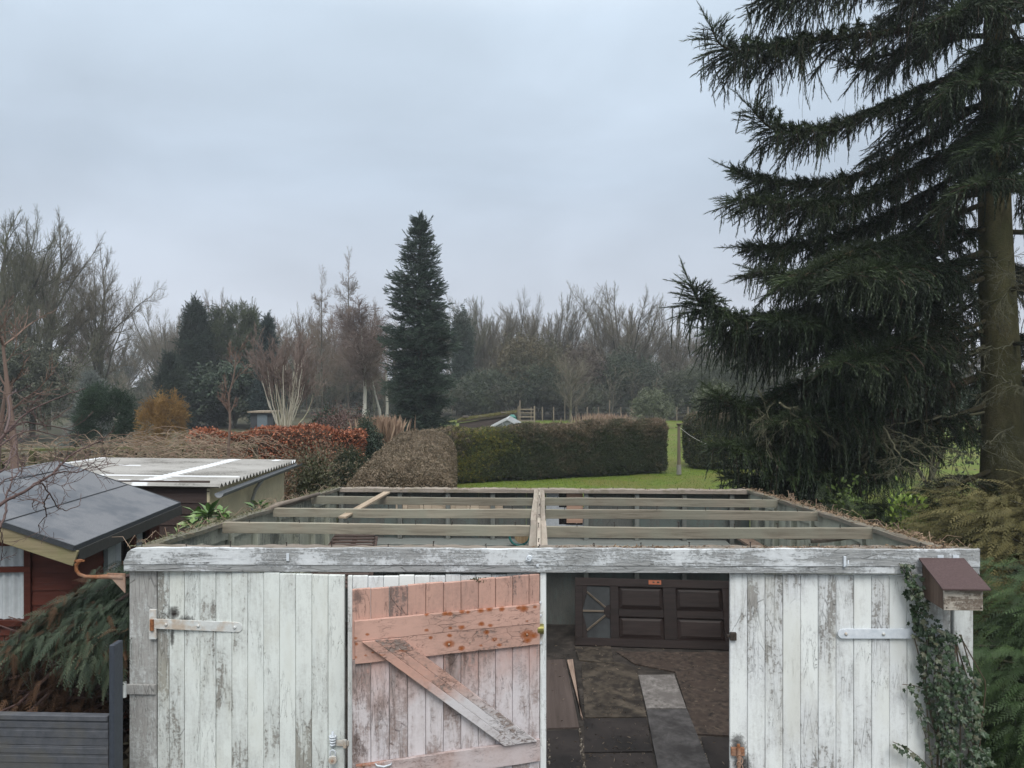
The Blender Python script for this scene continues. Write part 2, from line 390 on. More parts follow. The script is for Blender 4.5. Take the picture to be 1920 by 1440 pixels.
MBm = frame_M((-.02, YD), rad(4.0), False)
mb_ = MB(); boards(mb_, [.095] * 12 + [.03], .02, 1.838, .024, MBm, 2)
leafB = obj('garage_door', mb_, WHITER, G, bevel=.003, stain_sheen=lambda V: V[:, 0] * 0); tag(leafB, 'white leaf largely hidden behind the pink one')
MD = frame_M((2.335, YD), rad(.4), False)
md = MB(); boards(md, [.10] * 4 + [.107] * 7 + [.0], .02, 1.853, .024, MD, 3) if 0 else boards(md, [.107] * 11, .02, 1.853, .024, MD, 3)
LD = [(PY(1385, 1400, 4.6), .045, .07, .9), (PY(1395, 1440, 4.6), .05, .10, .9), (PY(1397, 1160, 4.6), .012, .02, .3)]
leafD = obj('garage_door', md, WHITER, G, bevel=.003, stain_sheen=spots(LD)); tag(leafD, 'white closed right leaf of flaking boards')
# pink leaf, swung round in front of the hidden one
hC, aC = (-.005, 4.585), rad(17.5)
MC0 = frame_M(hC, aC, False)
def MC(V): W = MC0(V); W[:, 2] -= .013 * V[:, 0]; return W
uC = np.array([-cos(aC), -sin(aC), 0]); nC = np.array([-sin(aC), cos(aC), 0])
def hitC(px, py, v=-.02):
    o = np.array([0, 0, HC]); d = P(px, py, 1.) - o; p0 = np.array([hC[0], hC[1], 0]) + nC * v
    return o + d * (np.dot(p0 - o, nC) / np.dot(d, nC))
fadez = .98
FADE = lambda nt, col, tc: col
mu = MB(); boards(mu, [.068] + [.106] * 10, 1.45, 1.852, .022, MC, 5, topvar=.003)
LU = [(hitC(672, 1125), .035, .05, .0)]
darkc = spots([(hitC(668, 1122), .045, .05, .62), (hitC(663, 1148), .02, .02, .5), (hitC(790, 1104), .02, .01, .4)])
PINKD = paint('pink_board_paint', (.49, .30, .24), (.45, .275, .225), (.12, .08, .07), (.24, .18, .16), .655, stcol=(.09, .07, .065), bumps=.5)
leafC = obj('garage_door', mu, PINKD, G, bevel=.003, stain_sheen=darkc); tag(leafC, 'salmon pink inner side of the door leaf that stands open against the left doors, rusty nails in its ledges')
mlw = MB(); boards(mlw, [.068] + [.106] * 10, .02, 1.4495, .022, MC, 6)
dk = spots([(hitC(845, 1240), .035, .09, .62), (hitC(872, 1236), .014, .05, .8), (hitC(665, 1400), .03, .12, .6), (hitC(680, 1410), .02, .05, .5), (hitC(662, 1300), .012, .12, .5), (hitC(702, 1320), .01, .07, .3)])
obj('board_panel', mlw, PALE, leafC, bevel=.003, stain_sheen=dk)
RS = [(810, 345, 1), (845, 347, 1), (680, 350, .7), (930, 330, 1), (975, 332, .8), (1065, 322, 1.2), (1125, 312, 1.2), (1215, 310, 1.1), (1370, 305, 1.7), (1335, 300, 1.), (1450, 295, .8), (1070, 415, 1.1), (850, 445, .8), (930, 440, 1.2),
      (1135, 425, .9), (680, 460, .8), (845, 500, 1), (1110, 475, 1.1), (710, 515, .8), (840, 560, 1.9), (930, 590, 1.3), (1165, 525, 1), (1395, 490, 2.4), (1440, 500, 1.7), (1400, 530, 1.6), (1200, 565, .9), (180, 560, .7),
      (260, 490, .7), (175, 517, .7), (370, 618, 1.1), (515, 605, .9), (1210, 1217, .9), (235, 1415, 1.5), (1070, 570, .6), (1395, 395, .5), (300, 620, .5), (175, 655, .6), (250, 640, .5)]
RSW = [(hitC(620 + a / 3.79, 1060 + b / 3.79), k) for a, b, k in RS]
rustf = spots([(c, .0165 * k, .0115 * k, 1.0) for c, k in RSW])
m = MB(); m.box((.008, -.0235, 1.5615), (1.118, -.0015, 1.678), .2, MC, (140, 16)); obj('ledge', m, PINKH, leafC, bevel=.002, stain_sheen=rustf, rough=.0012)
m = MB(); m.box((.006, -.0215, 1.431), (1.112, -.0015, 1.560), .6, MC, (140, 18)); obj('ledge', m, PINKH, leafC, bevel=.002, stain_sheen=rustf, rough=.0012)
m = MB(); m.box((.004, -.0225, .718), (1.108, -.0015, .85), .1, MC, (140, 16)); obj('ledge', m, PALEH, leafC, bevel=.002, stain_sheen=spots([(c, .012 * k, .010 * k, .9) for c, k in RSW] + [(hitC(690, 1432), .12, .03, .55)]), rough=.0012)
# brace: a parallelogram board with split grain
BR = paint('brace_paint', (.50, .30, .24), (.56, .54, .55), (.15, .105, .09), (.33, .27, .24), .655, d='x', stcol=(.27, .075, .015), soft=.03, big=2.6, bumps=.8, zf=(1.08, 1.30, .8))
m = MB()
quad = np.array([(1.075, 1.562), (.855, 1.562), (.030, .851), (.235, .851)])
for k in range(3):
    n = 60; a0, a1 = k / 3 + .004, (k + 1) / 3 - .004
    t = np.linspace(0, 1, n)[:, None]
    e0 = quad[0] * (1 - t) + quad[3] * t; e1 = quad[1] * (1 - t) + quad[2] * t
    A = e0 * (1 - a0) + e1 * a0; B = e0 * (1 - a1) + e1 * a1
    jit = np.sin(np.linspace(0, 25, n) + k * 2)[:, None] * np.array([[.0012, .0012]]); A = A + jit; B = B + jit * .7
    fv = -.045 + .001 * k
    def lv(E, v): return np.c_[E[:, 0], np.full(n, v), E[:, 1]]
    V = np.vstack([lv(A, fv), lv(B, fv), lv(B, -.0235), lv(A, -.0235)])
    i = np.arange(n - 1); F = np.vstack([np.c_[a * n + i, a * n + i + 1, b * n + i + 1, b * n + i] for a, b in ((0, 1), (1, 2), (2, 3), (3, 0))])
    m.add(MC(V), [F, np.array([[0, n, 2 * n, 3 * n], [n - 1, 4 * n - 1, 3 * n - 1, 2 * n - 1]])], .2 + .25 * k)
obj('brace', m, BR, leafC, bevel=.0015, stain_sheen=rustf)
for a, b, k in ((840, 560, 1.), (1395, 490, 1.), (1165, 525, .7), (990, 545, .7), (235, 1418, 1.3), (1210, 1217, .6)):
    q = hitC(620 + a / 3.79, 1060 + b / 3.79, -.0215); m = MB(); m.path([q, q - nC * .007 * k, q - nC * .010 * k], [.0075 * k, .0065 * k, .003 * k], 10); obj('bolt', m, RUST, leafC, smooth=True)
q0 = hitC(704, 1432, -.024); q1 = hitC(734, 1431, -.024)
obj('pull_handle', MB().path([q0, q0 - nC * .014 + [.008, 0, -.004], (q0 + q1) / 2 - nC * .022 + [0, 0, -.008], q1 - nC * .014 + [-.008, 0, -.002], q1], [.004, .0045, .005, .0045, .004], 8), METW, leafC, smooth=True)
# moss lumps on top of the pink leaf
m = MB(); rg = np.random.RandomState(4)
for a in (888, 900, 907, 893): 
    q = hitC(a, 1088 if a > 890 else 1087, .012); 
    for k in range(24): d = rg.normal(0, .007, 3); m.box(q + d - .003, q + d + .003)
obj('moss_tuft', m, flat('moss', (.05, .05, .02)), leafC)

# posts
m = MB(); m.box((-2.60, 4.625, .0), (-2.425, 4.665, 1.90), .9, None, (6, 70)); 
pst = obj('corner_post', m, BARE, G, bevel=.004, stain_sheen=lambda V: V[:, 0] * 0); tag(pst, 'broad grey left corner post with most of its paint gone')
m = MB(); m.box((-.004, 4.60, .0), (.034, 4.66, 1.88), .1, None, (3, 80)); cp = obj('centre_post', m, WHITER, G, bevel=.003, stain_sheen=lambda V: V[:, 0] * 0)
m = MB(); m.box((2.345, 4.635, .0), (2.49, 4.70, 1.86), .4, None, (4, 60)); m.box((2.50, 4.62, .0), (2.615, 4.70, 1.86), .7, None, (4, 60))
obj('corner_post', m, BARE, G, bevel=.004, stain_sheen=lambda V: V[:, 0] * 0)

# ironmongery on the white leaves
def strap(x0, y0, x1, y1, hw, mt, par, Y=4.604, round_at=1):
    a, b = PY(x0, y0, Y), PY(x1, y1, Y); m = MB(); m.bar(a, b, .008, hw * 2)
    e = b if round_at else a; m.path([e + [0, .003, 0], e + [0, -.0055, 0]], hw, 16)
    s = obj('strap_hinge', m, mt, par, bevel=.0015)
    for t in (.18, .55, .97) if round_at else (.03, .4, .8):
        q = a + (b - a) * t + [0, -.004, 0]; mm = MB(); mm.path([q, q + [0, -.007, 0], q + [0, -.009, 0]], [.010, .009, .004], 10); obj('bolt', mm, RUSTW if t < .5 else mt, s, smooth=True)
    return s
strap(283, 1169, 446, 1176, .031, RUSTW, leafA, 4.60)
a = PY(286, 1171, 4.6); obj('hinge_plate', MB().box(a + [-.022, -.002, -.093], a + [.022, .02, .093]), RUSTW, pst, bevel=.002)
obj('hinge_knuckle', MB().path([a + [.0, -.008, -.034], a + [.0, -.008, .034]], .012, 10), RUST, pst)
a = PY(262, 1293, 4.612); m = MB(); m.box(a + [-.09, -.002, -.032], a + [.1, .012, .032]); m.path([a + [-.095, -.004, -.05], a + [-.095, -.004, .05]], .012, 8); obj('strap_hinge', m, BARE, pst, bevel=.003)
strap(1580, 1188, 1770, 1188, .030, METW, leafD, 4.612, 0)
m = MB(); a = PY(1378, 1193, 4.615); m.box(a + [-.032, -.012, -.024], a + [.008, .01, .024]); m.box(a + [-.05, -.004, -.008], a + [.0, .01, .01]); obj('latch', m, IRON, leafD, bevel=.003)
m = MB(); a = PY(1386, 1405, 4.61)
m.box(a + [-.05, -.012, -.035], a + [.03, .01, .01]); m.path([a + [-.01, -.02, .04], a + [-.005, -.025, -.04], a + [-.01, -.02, -.15]], [.010, .013, .010], 8)
for k in range(7): c = a + [-.01 + .012 * (k % 2), -.03, -.03 - .022 * k]; th = np.linspace(0, 2 * pi, 11); m.path(np.c_[c[0] + .012 * np.cos(th), c[1] + .006 * np.sin(th) * (k % 2 * 2 - 1), c[2] + .017 * np.sin(th)], .003, 5, cap=False)
obj('chain_bolt', m, RUST, leafD)
# brass night latch and keep on the centre post
a = PY(1013, 1178, 4.597); obj('hinge_plate', MB().box(a + [-.022, 0, -.10], a + [.018, .01, .105]), RUSTW, cp, bevel=.002)
obj('lock_barrel', MB().path([a + [-.016, -.012, 0], a + [.022, -.012, 0]], .030, 16), BRASS, cp, smooth=False)
for dz in (.16, .08, -.09): q = a + [.002, -.002, dz]; obj('screw', MB().path([q, q + [0, -.006, 0]], [.008, .006], 8), METW, cp)
# hasp and padlock on the left leaf
a = PY(638, 1394, 4.545); hs = obj('hasp', MB().box(a + [-.065, -.003, -.016], a + [.052, .004, .018]).box(a + [.02, -.012, -.025], a + [.04, 0, .028]), RUSTW, leafA, bevel=.002)
m = MB(); q = PY(624, 1390, 4.53)
for k in range(4): th = np.linspace(0, 2 * pi, 15); m.path(np.c_[q[0] + (.019 - .002 * k) * np.cos(th), q[1] + .015 * np.sin(th), q[2] + .03 - .016 * k + 0 * th], .006, 6, cap=False)
m.path([q + [0, 0, -.04], q + [.0, 0, .06]], .008, 8); obj('staple', m, METW, hs, smooth=True)
PL = empty('padlock', PY(624, 1420, 4.52), 'small corroded white and tan padlock hanging from the hasp of the left garage door', 'padlock')
q = PY(624, 1421, 4.52); th = np.linspace(0, pi, 13)
obj('shackle', MB().path(np.vstack([[q + [.016, 0, 0]], np.c_[q[0] + .016 * np.cos(th), q[1] + 0 * th, q[2] + .03 + .018 * np.sin(th)], [q + [-.016, 0, 0]]]), .0045, 8), METW, PL, smooth=True)
obj('lock_body', MB().path([q + [0, -.01, -.012], q + [0, .012, -.012]], [.026, .026], 14).box(q + [-.022, -.009, -.012], q + [.022, .011, .012]), RUSTW, PL, bevel=.002)
obj('keyhole_cover', MB().path([q + [0, -.011, -.014], q + [0, -.015, -.014]], [.009, .008], 10), RUST, PL)

# side walls: outer boards, studs, plates -----------------------------
def side_wall(X, sgn, seed):
    rg = random.Random(seed); m = MB(); y = 4.71
    while y < 9.36:
        wd = min(.145, 9.38 - y); z1 = Zt(y + wd / 2) - .012
        m.box((X, y + .0015, 0), (X + sgn * .02, y + wd - .0015, z1), rg.random(), None); y += wd
    wl = obj('side_wall', m, GREENW, G, bevel=.003)
    m = MB(); y = 4.9
    while y < 9.2: m.box((X + sgn * .0205, y, 0), (X + sgn * .075, y + .05, Zt(y) - .11), rg.random()); y += .56
    m.box((X + sgn * .0205, 4.72, .93), (X + sgn * .055, 9.36, 1.0), rg.random())
    obj('studs', m, GREENW, wl, bevel=.003)
    m = MB(); n = 60; ys = np.linspace(4.71, 9.38, n)
    zt = np.array([Zt(y) for y in ys]) + .003 * np.sin(ys * 9) - .001; x0, x1 = sorted((X - sgn * .004, X + sgn * .085))
    V = np.vstack([np.c_[np.full(n, x0), ys, zt - .03], np.c_[np.full(n, x0), ys, zt], np.c_[np.full(n, x1), ys, zt], np.c_[np.full(n, x1), ys, zt - .03]])
    i = np.arange(n - 1); F = np.vstack([np.c_[a * n + i, a * n + i + 1, b * n + i + 1, b * n + i] for a, b in ((0, 1), (1, 2), (2, 3), (3, 0))])
    m.add(V, [F, np.array([[0, n, 2 * n, 3 * n], [n - 1, 4 * n - 1, 3 * n - 1, 2 * n - 1]])]); obj('wall_plate', m, TOPY, wl)
    m = MB(); xa, xb = sorted((X + sgn * .0205, X + sgn * .045)); zt2 = zt - .032
    V = np.vstack([np.c_[np.full(n, xa), ys, zt2 - .12], np.c_[np.full(n, xa), ys, zt2], np.c_[np.full(n, xb), ys, zt2], np.c_[np.full(n, xb), ys, zt2 - .12]])
    m.add(V, [F, np.array([[0, n, 2 * n, 3 * n], [n - 1, 4 * n - 1, 3 * n - 1, 2 * n - 1]])]); obj('wall_board', m, GREENW, wl)
side_wall(-2.60, 1, 11); side_wall(2.62, -1, 12)

# back wall
m = MB(); rg = random.Random(5)
XW0, XW1 = rx(1024) * 9.36, rx(1097) * 9.36
for lo, hi in ((-2.58, XW0), (XW1, 2.6)):
    x = lo
    while x < hi - .01: wd = min(.6, hi - x); m.box((x, 9.40, 0), (x + wd - .003, 9.42, 1.675), rg.random()); x += wd
m.box((XW0, 9.40, 0), (XW1 - .003, 9.42, 1.222), rg.random())
bw = obj('back_wall', m, DGREEN, G, stain_sheen=lambda V: V[:, 0] * 0)
m = MB()
for px in (640, 750, 840, 924, 1099, 1194, 1283, 1372): X = rx(px) * 9.33; m.box((X - .028, 9.31, 0), (X + .028, 9.398, 1.66), rg.random())
m.box((-2.5, 9.33, 1.18), (.02, 9.398, 1.23)); m.box((.62, 9.33, 1.16), (2.5, 9.398, 1.205))
obj('studs', m, wood('grey_stud', (.10, .105, .095), (.20, .205, .185), 'z', (.15, .16, .15)), bw, bevel=.003)
m = MB(); V, F = strip(-2.6, 2.62, 160, 9.28, 9.43, 1.665, lambda x: 1.708 + .004 * sin(x * 8) + .003 * sin(x * 51)); m.add(V, F); obj('wall_plate', m, TOPW, bw)
m = MB(); m.box((-2.5, 9.0, 1.045), (2.3, 9.398, 1.075), .3); m.box((-2.5, 8.985, 1.0), (2.3, 9.0, 1.085), .6); obj('shelf', m, wood('shelf_wood', (.13, .14, .13), (.23, .24, .225), 'x', (.17, .19, .18)), bw, bevel=.003)
m = MB(); a, b = PY(742, 941, 9.36), PY(943, 962, 9.36); n = 9
for k in range(n): m.box((a[0] + (b[0] - a[0]) * k / n, 9.36, b[2]), (a[0] + (b[0] - a[0]) * (k + 1) / n - .003, 9.392, a[2]))
obj('patch_board', m, wood('pale_patch', (.30, .235, .17), (.46, .38, .29), 'x'), bw, bevel=.002)
# boarded window in the back wall
X0, X1, Z0, Z1 = rx(1024) * 9.36, rx(1097) * 9.36, 1.225, 1.66
wn = obj('window', MB().box((X0, 9.37, Z0), (X0 + .16, 9.41, Z1)).box((X0 + .16, 9.37, Z0), (X1, 9.41, Z0 + .03)).box((X0 + .16, 9.37, 1.44), (X1, 9.41, 1.47)).box((X1 - .03, 9.365, Z0 + .03), (X1, 9.41, 1.44)), flat('grey_white_frame', (.34, .36, .38)), bw)
obj('pane', MB().box((X0 + .16, 9.40, Z0 + .03), (X1 - .03, 9.405, 1.44)).box((X0 + .16, 9.40, 1.47), (X1 - .03, 9.405, Z1)), flat('black_glass', (.006, .006, .008), .15, .5), wn)
obj('brown_board', MB().box((X0 + .255, 9.345, Z0 + .06), (X1 - .028, 9.362, Z1 - .01)), wood('red_brown_ply', (.20, .125, .09), (.33, .215, .16), 'x'), wn)

# rafters and ridge
def rafter(Y, x0, x1, dz, seed, h=.082):
    rg = random.Random(seed); n = 70; zt = Zt(Y) + dz; m = MB(); ph = rg.uniform(0, 6)
    V, F = strip(x0, x1, n, Y, Y + .045, lambda x: zt - h + .003 * sin(x * 2 + ph), lambda x: zt + .004 * sin(x * 1.7 + ph) + .0007 * sin(x * 17 + ph))
    V[:, 1] += .006 * np.sin(V[:, 0] * 1.3 + ph); m.add(V, F, rg.random()); return obj('rafter', m, RAFT, G, bevel=.002)
for i, (Y, dl, dr) in enumerate(((5.81, .004, -.004), (6.94, .0, .0), (8.10, .0, -.002))):
    rafter(Y, -2.515, -.085, dl, 20 + i); rafter(Y, .045, 2.535, dr, 30 + i)
rb = MB()
for x0, x1, dz, hh in ((-.028, -.002, .016, .13), (-.082, -.030, -.004, .03), (.0, .043, -.006, .03)):
    for k, (ya, yb) in enumerate(((4.61, 6.2), (6.204, 7.9), (7.904, 9.27))):
        n = 24; ys = np.linspace(ya, yb, n); zt = np.array([Zt(y) for y in ys]) + dz + .001 * np.sin(ys * 6 + x0 * 50); w_ = x0 + .003 * np.sin(ys * 1.5 + k); w2 = x1 + .003 * np.sin(ys * 1.5 + k)
        V = np.vstack([np.c_[w_, ys, zt - hh], np.c_[w_, ys, zt], np.c_[w2, ys, zt], np.c_[w2, ys, zt - hh]]); i = np.arange(n - 1)
        F = np.vstack([np.c_[a * n + i, a * n + i + 1, b * n + i + 1, b * n + i] for a, b in ((0, 1), (1, 2), (2, 3), (3, 0))])
        rb.add(V, [F, np.array([[0, n, 2 * n, 3 * n], [n - 1, 4 * n - 1, 3 * n - 1, 2 * n - 1]])])
obj('ridge_beam', rb, RIDGE, G, bevel=.0015)
nm = MB(); nm.path([(0, 0, 0), (.001, 0, .028), (0, .001, .034)], [.0028, .0028, .0028], 6); nm.path([(0, .001, .033), (0, .001, .037)], [.006, .006], 8)
nm.V = [v + rootloc(G) for v in nm.V]; n0 = obj('nail', nm, IRON, G); rg = random.Random(9); first = True
NL = [(x, 4.65, 2.0 + .0065 * x) for x in [rx(p) * 4.65 for p in (266, 350, 432, 537, 622, 728, 812, 912, 1008, 1115, 1203, 1292, 1407, 1518, 1612, 1724, 1770)]]
for Y in (5.83, 6.96, 8.12): NL += [(x + rg.uniform(-.08, .08), Y, Zt(Y)) for x in np.arange(-2.3, 2.5, .42) if abs(x) > .15]
NL += [(x, 9.35, 1.70) for x in np.arange(-2.3, 2.5, .40)] + [(-.015, y, Zt(y) + .012) for y in (4.9, 5.6, 6.3, 7.1, 7.9, 8.7)]
for x, y, z in NL:
    n = n0 if first else n0.copy()
    if not first: COL.objects.link(n); n.parent = G
    first = False; n.location = (x, y - 4.6, z - .004); n.rotation_euler = (rg.gauss(0, .15), rg.gauss(0, .15), rg.uniform(0, 6)); n.scale = (1, 1, rg.uniform(.7, 1.25))
# leaf litter and moss along the tops
def litter(name, pts, nn, seed, spread, mt, label, ln=.035, zr=.012):
    rg = np.random.RandomState(seed); pts = np.array(pts); k = rg.randint(0, len(pts) - 1, nn); t = rg.rand(nn, 1)
    p = pts[k] * (1 - t) + pts[k + 1] * t + rg.normal(0, 1, (nn, 3)) * spread; p[:, 2] += np.abs(rg.normal(0, zr, nn))
    D = rg.normal(0, 1, (nn, 3)) * [1, 1, .35]; T = np.array([(-.5, 0, 0), (0, -.09, .0), (.5, 0, .0), (0, .09, .02)])
    m = MB().scat(T, np.array([[0, 1, 2, 3]]), p, frames(D, rg.rand(nn) * 6), rg.uniform(.4, 1.4, nn) * ln)
    return tag(obj(name, m, mt), label, 'leaf litter', kind='stuff')
NEED = leafm('fallen_needles', [(.10, .06, .035), (.20, .13, .08), (.30, .22, .14)])
litter('leaf_litter', [(2.57, 4.65, 2.0), (2.57, 7.0, 1.86), (2.57, 9.3, 1.72)], 1200, 3, (.028, .06, .002), NEED, 'brown needles and twigs lying along the top of the right garage wall')
litter('leaf_litter', [(.1, 4.65, 2.003), (1.6, 4.65, 2.012), (2.5, 4.65, 2.02)], 1100, 4, (.05, .02, .001), NEED, 'thin brown litter on top of the front plate of the garage', zr=.004)
litter('leaf_litter', [(-2.56, 4.7, 1.98), (-2.56, 7.0, 1.85), (-2.56, 9.3, 1.72)], 1300, 5, (.03, .06, .002), leafm('moss_litter', [(.10, .09, .05), (.16, .15, .09), (.10, .12, .05)]), 'mossy debris along the top of the left garage wall', ln=.03)
litter('leaf_litter', [(-2.4, 9.35, 1.70), (2.4, 9.35, 1.70)], 900, 6, (.05, .03, .001), NEED, 'dry debris on top of the back wall plate', zr=.004)

# ------------------------------------------------------------------ things inside the garage
DKW = wood('dark_brown_door', (.011, .007, .006), (.026, .017, .015), 'x', rough=.5, bump=.2)
def FL(px, py, z=0.): d = (HC - z) * FPX / (py - 720); return P(px, py, d)
a, b = FL(1078, 1210, .01), FL(1368, 1219, .01); ud = (b - a); ud[2] = 0; ud /= np.linalg.norm(ud)
dn = np.array([-ud[1], ud[0], 0]); lean = math.asin(.25 / .765); wv = dn * sin(lean) + np.array([0, 0, cos(lean)]); nv = np.cross(ud, wv)   # towards the camera
def MDr(V): return a + V[:, :1] * ud - V[:, 1:2] * nv + V[:, 2:] * wv
BD = empty('panelled_door', a, 'dark brown panelled front door with a sunburst window, lying on its side at the back of the garage', 'door')
m = MB()
for bx in (((0, 0, 0), (1.98, .04, .09)), ((0, 0, .67), (1.98, .04, .76)), ((0, 0, .0905), (.09, .04, .6695)), ((.409, 0, .0905), (.507, .04, .6695)), ((1.022, 0, .0905), (1.169, .04, .6695)), ((1.70, 0, .0905), (1.98, .04, .6695)),
           ((.5075, 0, .335), (1.0215, .04, .415)), ((1.1695, 0, .335), (1.6995, .04, .415))): m.box(*bx, None, MDr)
m.add(MDr(np.array([(.0905, 0.002, .0905), (.145, .002, .0905), (.135, .002, .20), (.0905, .002, .36), (.0905, .038, .0905), (.145, .038, .0905), (.135, .038, .20), (.0905, .038, .36)])), [np.array([[0, 1, 2, 3], [4, 7, 6, 5], [1, 5, 6, 2], [2, 6, 7, 3]])])
m.add(MDr(np.array([(.0905, 0.002, .6695), (.145, .002, .6695), (.135, .002, .57), (.0905, .002, .41), (.0905, .038, .6695), (.145, .038, .6695), (.135, .038, .57), (.0905, .038, .41)])), [np.array([[3, 2, 1, 0], [5, 6, 7, 4], [2, 6, 5, 1], [3, 7, 6, 2]])])
obj('door_frame', m, DKW, BD, bevel=.003)
for u0, u1 in ((.5075, 1.0215), (1.1695, 1.6995)):
    for w0, w1 in ((.0905, .3345), (.4155, .6695)):
        m = MB(); k = .045; O = [(u0, w0), (u1, w0), (u1, w1), (u0, w1)]; I = [(u0 + k, w0 + k), (u1 - k, w0 + k), (u1 - k, w1 - k), (u0 + k, w1 - k)]
        V = np.array([(x, .026, z) for x, z in O] + [(x, .008, z) for x, z in I]); Fq = [np.array([(i, (i + 1) % 4, (i + 1) % 4 + 4, i + 4) for i in range(4)] + [(4, 5, 6, 7)])]
        m.add(MDr(V), Fq); 
        for c0, c1 in (((u0, w0), (u1, w0)), ((u0, w1), (u1, w1))): q = MDr(np.array([(c0[0], .006, c0[1]), (c1[0], .006, c1[1])])); m.bar(q[0], q[1], .012, .012)
        obj('panel', m, DKW, BD)
obj('glass_pane', MB().box((.0905, .018, .0905), (.4085, .024, .6695), None, MDr), speck('dusty_glass', (.016, .018, .019), (.034, .038, .040), 6, rough=.6, spec=.3, bump=.05), BD)
mw = wood('muntin', (.10, .08, .06), (.17, .14, .11), 'x')
th = np.linspace(pi / 2, 3 * pi / 2, 11); V = np.vstack([np.c_[.4085 + .075 * np.cos(th), np.full(11, .0), .385 + .075 * np.sin(th)], np.c_[.4085 + .075 * np.cos(th), np.full(11, .03), .385 + .075 * np.sin(th)]])
i = np.arange(10); obj('sunburst_hub', MB().add(MDr(V), [np.arange(11)[None], (np.arange(11) + 11)[::-1][None], np.c_[i + 1, i, i + 11, i + 12]]), DKW, BD)
for e in ((.139, .60), (.09, .385), (.139, .17)):
    c = np.array([.409, .385]); d = np.array(e) - c; d /= np.linalg.norm(d); s = c + d * .072; q = MDr(np.array([(s[0], .008, s[1]), (e[0], .008, e[1])])); obj('muntin', MB().bar(q[0], q[1], .016, .018), mw, BD)
m = MB().box((.86, -.004, .700), (1.005, 0, .748), None, MDr); lp = obj('letter_plate', m, flat('copper_plate', (.33, .10, .045), .5), BD)
obj('screw_holes', MB().box((.905, -.006, .717), (.928, -.0045, .733), None, MDr).box((.955, -.006, .715), (.985, -.0045, .735), None, MDr), IRON, lp)

def floor_piece(name, pts, mt, label, cat, th=.012, z=0.001, group=None, n=1):
    q = [FL(x, y) for x, y in pts]; V = np.array([(p[0], p[1], z) for p in q] + [(p[0], p[1], z + th) for p in q]); k = len(q); i = np.arange(k)
    c = V[:k].mean(0); return tag(obj(name, MB().add(V, [i[::-1][None], (i + k)[None], np.c_[i, (i + 1) % k, (i + 1) % k + k, i + k]]), mt, at=c), label, cat, group)
CA = speck('worn_vinyl', (.018, .014, .011), (.10, .082, .062), 4, (.016, .013, .011), bump=.8, big=6)
CB = speck('dark_hardboard', (.012, .010, .010), (.045, .037, .034), 5, (.010, .009, .009), bump=.3, big=2.5)
CC = speck('flower_carpet', (.010, .008, .007), (.085, .063, .05), 16, (.045, .032, .026), bump=.4, big=7)
CD = speck('light_scraped_strip', (.08, .072, .066), (.24, .225, .215), 22, (.11, .10, .095), bump=.4, big=4)
CE = speck('grey_strip', (.035, .033, .033), (.095, .09, .09), 9, (.028, .026, .026), bump=.3, big=4)
floor_piece('floor_sheet', [(1020, 1240), (1060, 1238), (1086, 1366), (1020, 1368)], wood('floor_ply', (.045, .034, .03), (.08, .062, .055), 'y', sc=.5), 'narrow dark plywood sheet on the garage floor beside the centre post', 'sheet', .012)
floor_piece('floor_sheet', [(1020, 1373), (1084, 1371), (1094, 1460), (1020, 1460)], CB, 'dark sheet at the bottom of the doorway, left of the rubble strip', 'sheet', .010)
floor_piece('floor_sheet', [(1090, 1246), (1150, 1240), (1195, 1255), (1212, 1346), (1097, 1347)], CA, 'worn brown sheet in front of the panelled door, left of the light strip', 'sheet', .010)
floor_piece('floor_sheet', [(1078, 1216), (1145, 1214), (1152, 1246), (1086, 1240)], CA, 'small pale brown sheet under the foot of the panelled door', 'sheet', .014)
floor_piece('floor_sheet', [(1096, 1350), (1212, 1348), (1223, 1411), (1096, 1413)], CB, 'dark sheet with a tan scuff between the brown sheet and the doorway', 'sheet', .012)
floor_piece('floor_sheet', [(1098, 1416), (1222, 1414), (1229, 1470), (1099, 1470)], CB, 'lowest dark sheet at the bottom edge of the doorway, left of the grey strip', 'sheet', .008)
floor_piece('carpet_offcut', [(1155, 1224), (1440, 1226), (1445, 1385), (1304, 1379), (1266, 1262), (1190, 1247)], CC, 'dark flowered carpet offcut right of the light strip', 'carpet', .014)
floor_piece('floor_sheet', [(1315, 1384), (1450, 1390), (1450, 1480), (1330, 1480)], CB, 'dark sheet right of the grey strip, at the bottom edge', 'sheet', .009)
floor_piece('floor_strip', [(1197, 1272), (1264, 1271), (1287, 1335), (1212, 1335)], CD, 'pale scraped narrow board in the middle of the garage floor', 'board', .022, .014)
floor_piece('floor_strip', [(1212, 1337), (1288, 1336), (1345, 1480), (1240, 1480)], CE, 'mid grey narrow board continuing the pale one towards the doorway', 'board', .020, .014)
floor_piece('floor_batten', [(1063, 1241), (1074, 1240), (1089, 1346), (1093, 1352)], wood('pinkish_batten', (.17, .12, .095), (.32, .24, .19), 'y'), 'pinkish tapering batten between two dark sheets', 'batten', .018, .006)
rg = np.random.RandomState(8); m = MB()
for (A, B), nn in zip((((1086, 1370), (1097, 1460)), ((1228, 1370), (1236, 1440)), ((1300, 1370), (1328, 1440)), ((1026, 1370), (1030, 1440))), (50, 50, 80, 25)):
    for t in rg.rand(nn): q = FL(A[0] + (B[0] - A[0]) * t + rg.normal(0, 1.6), A[1] + (B[1] - A[1]) * t); s = rg.uniform(.002, .006); m.box(q + [-s, -s, .008], q + [s, s, .018 + s])
tag(obj('rubble_crumbs', m, leafm('crumbs', [(.06, .05, .04), (.14, .12, .095), (.26, .23, .19)])), 'crumbs of plaster and grit in the joints of the garage floor', 'rubble', kind='stuff')

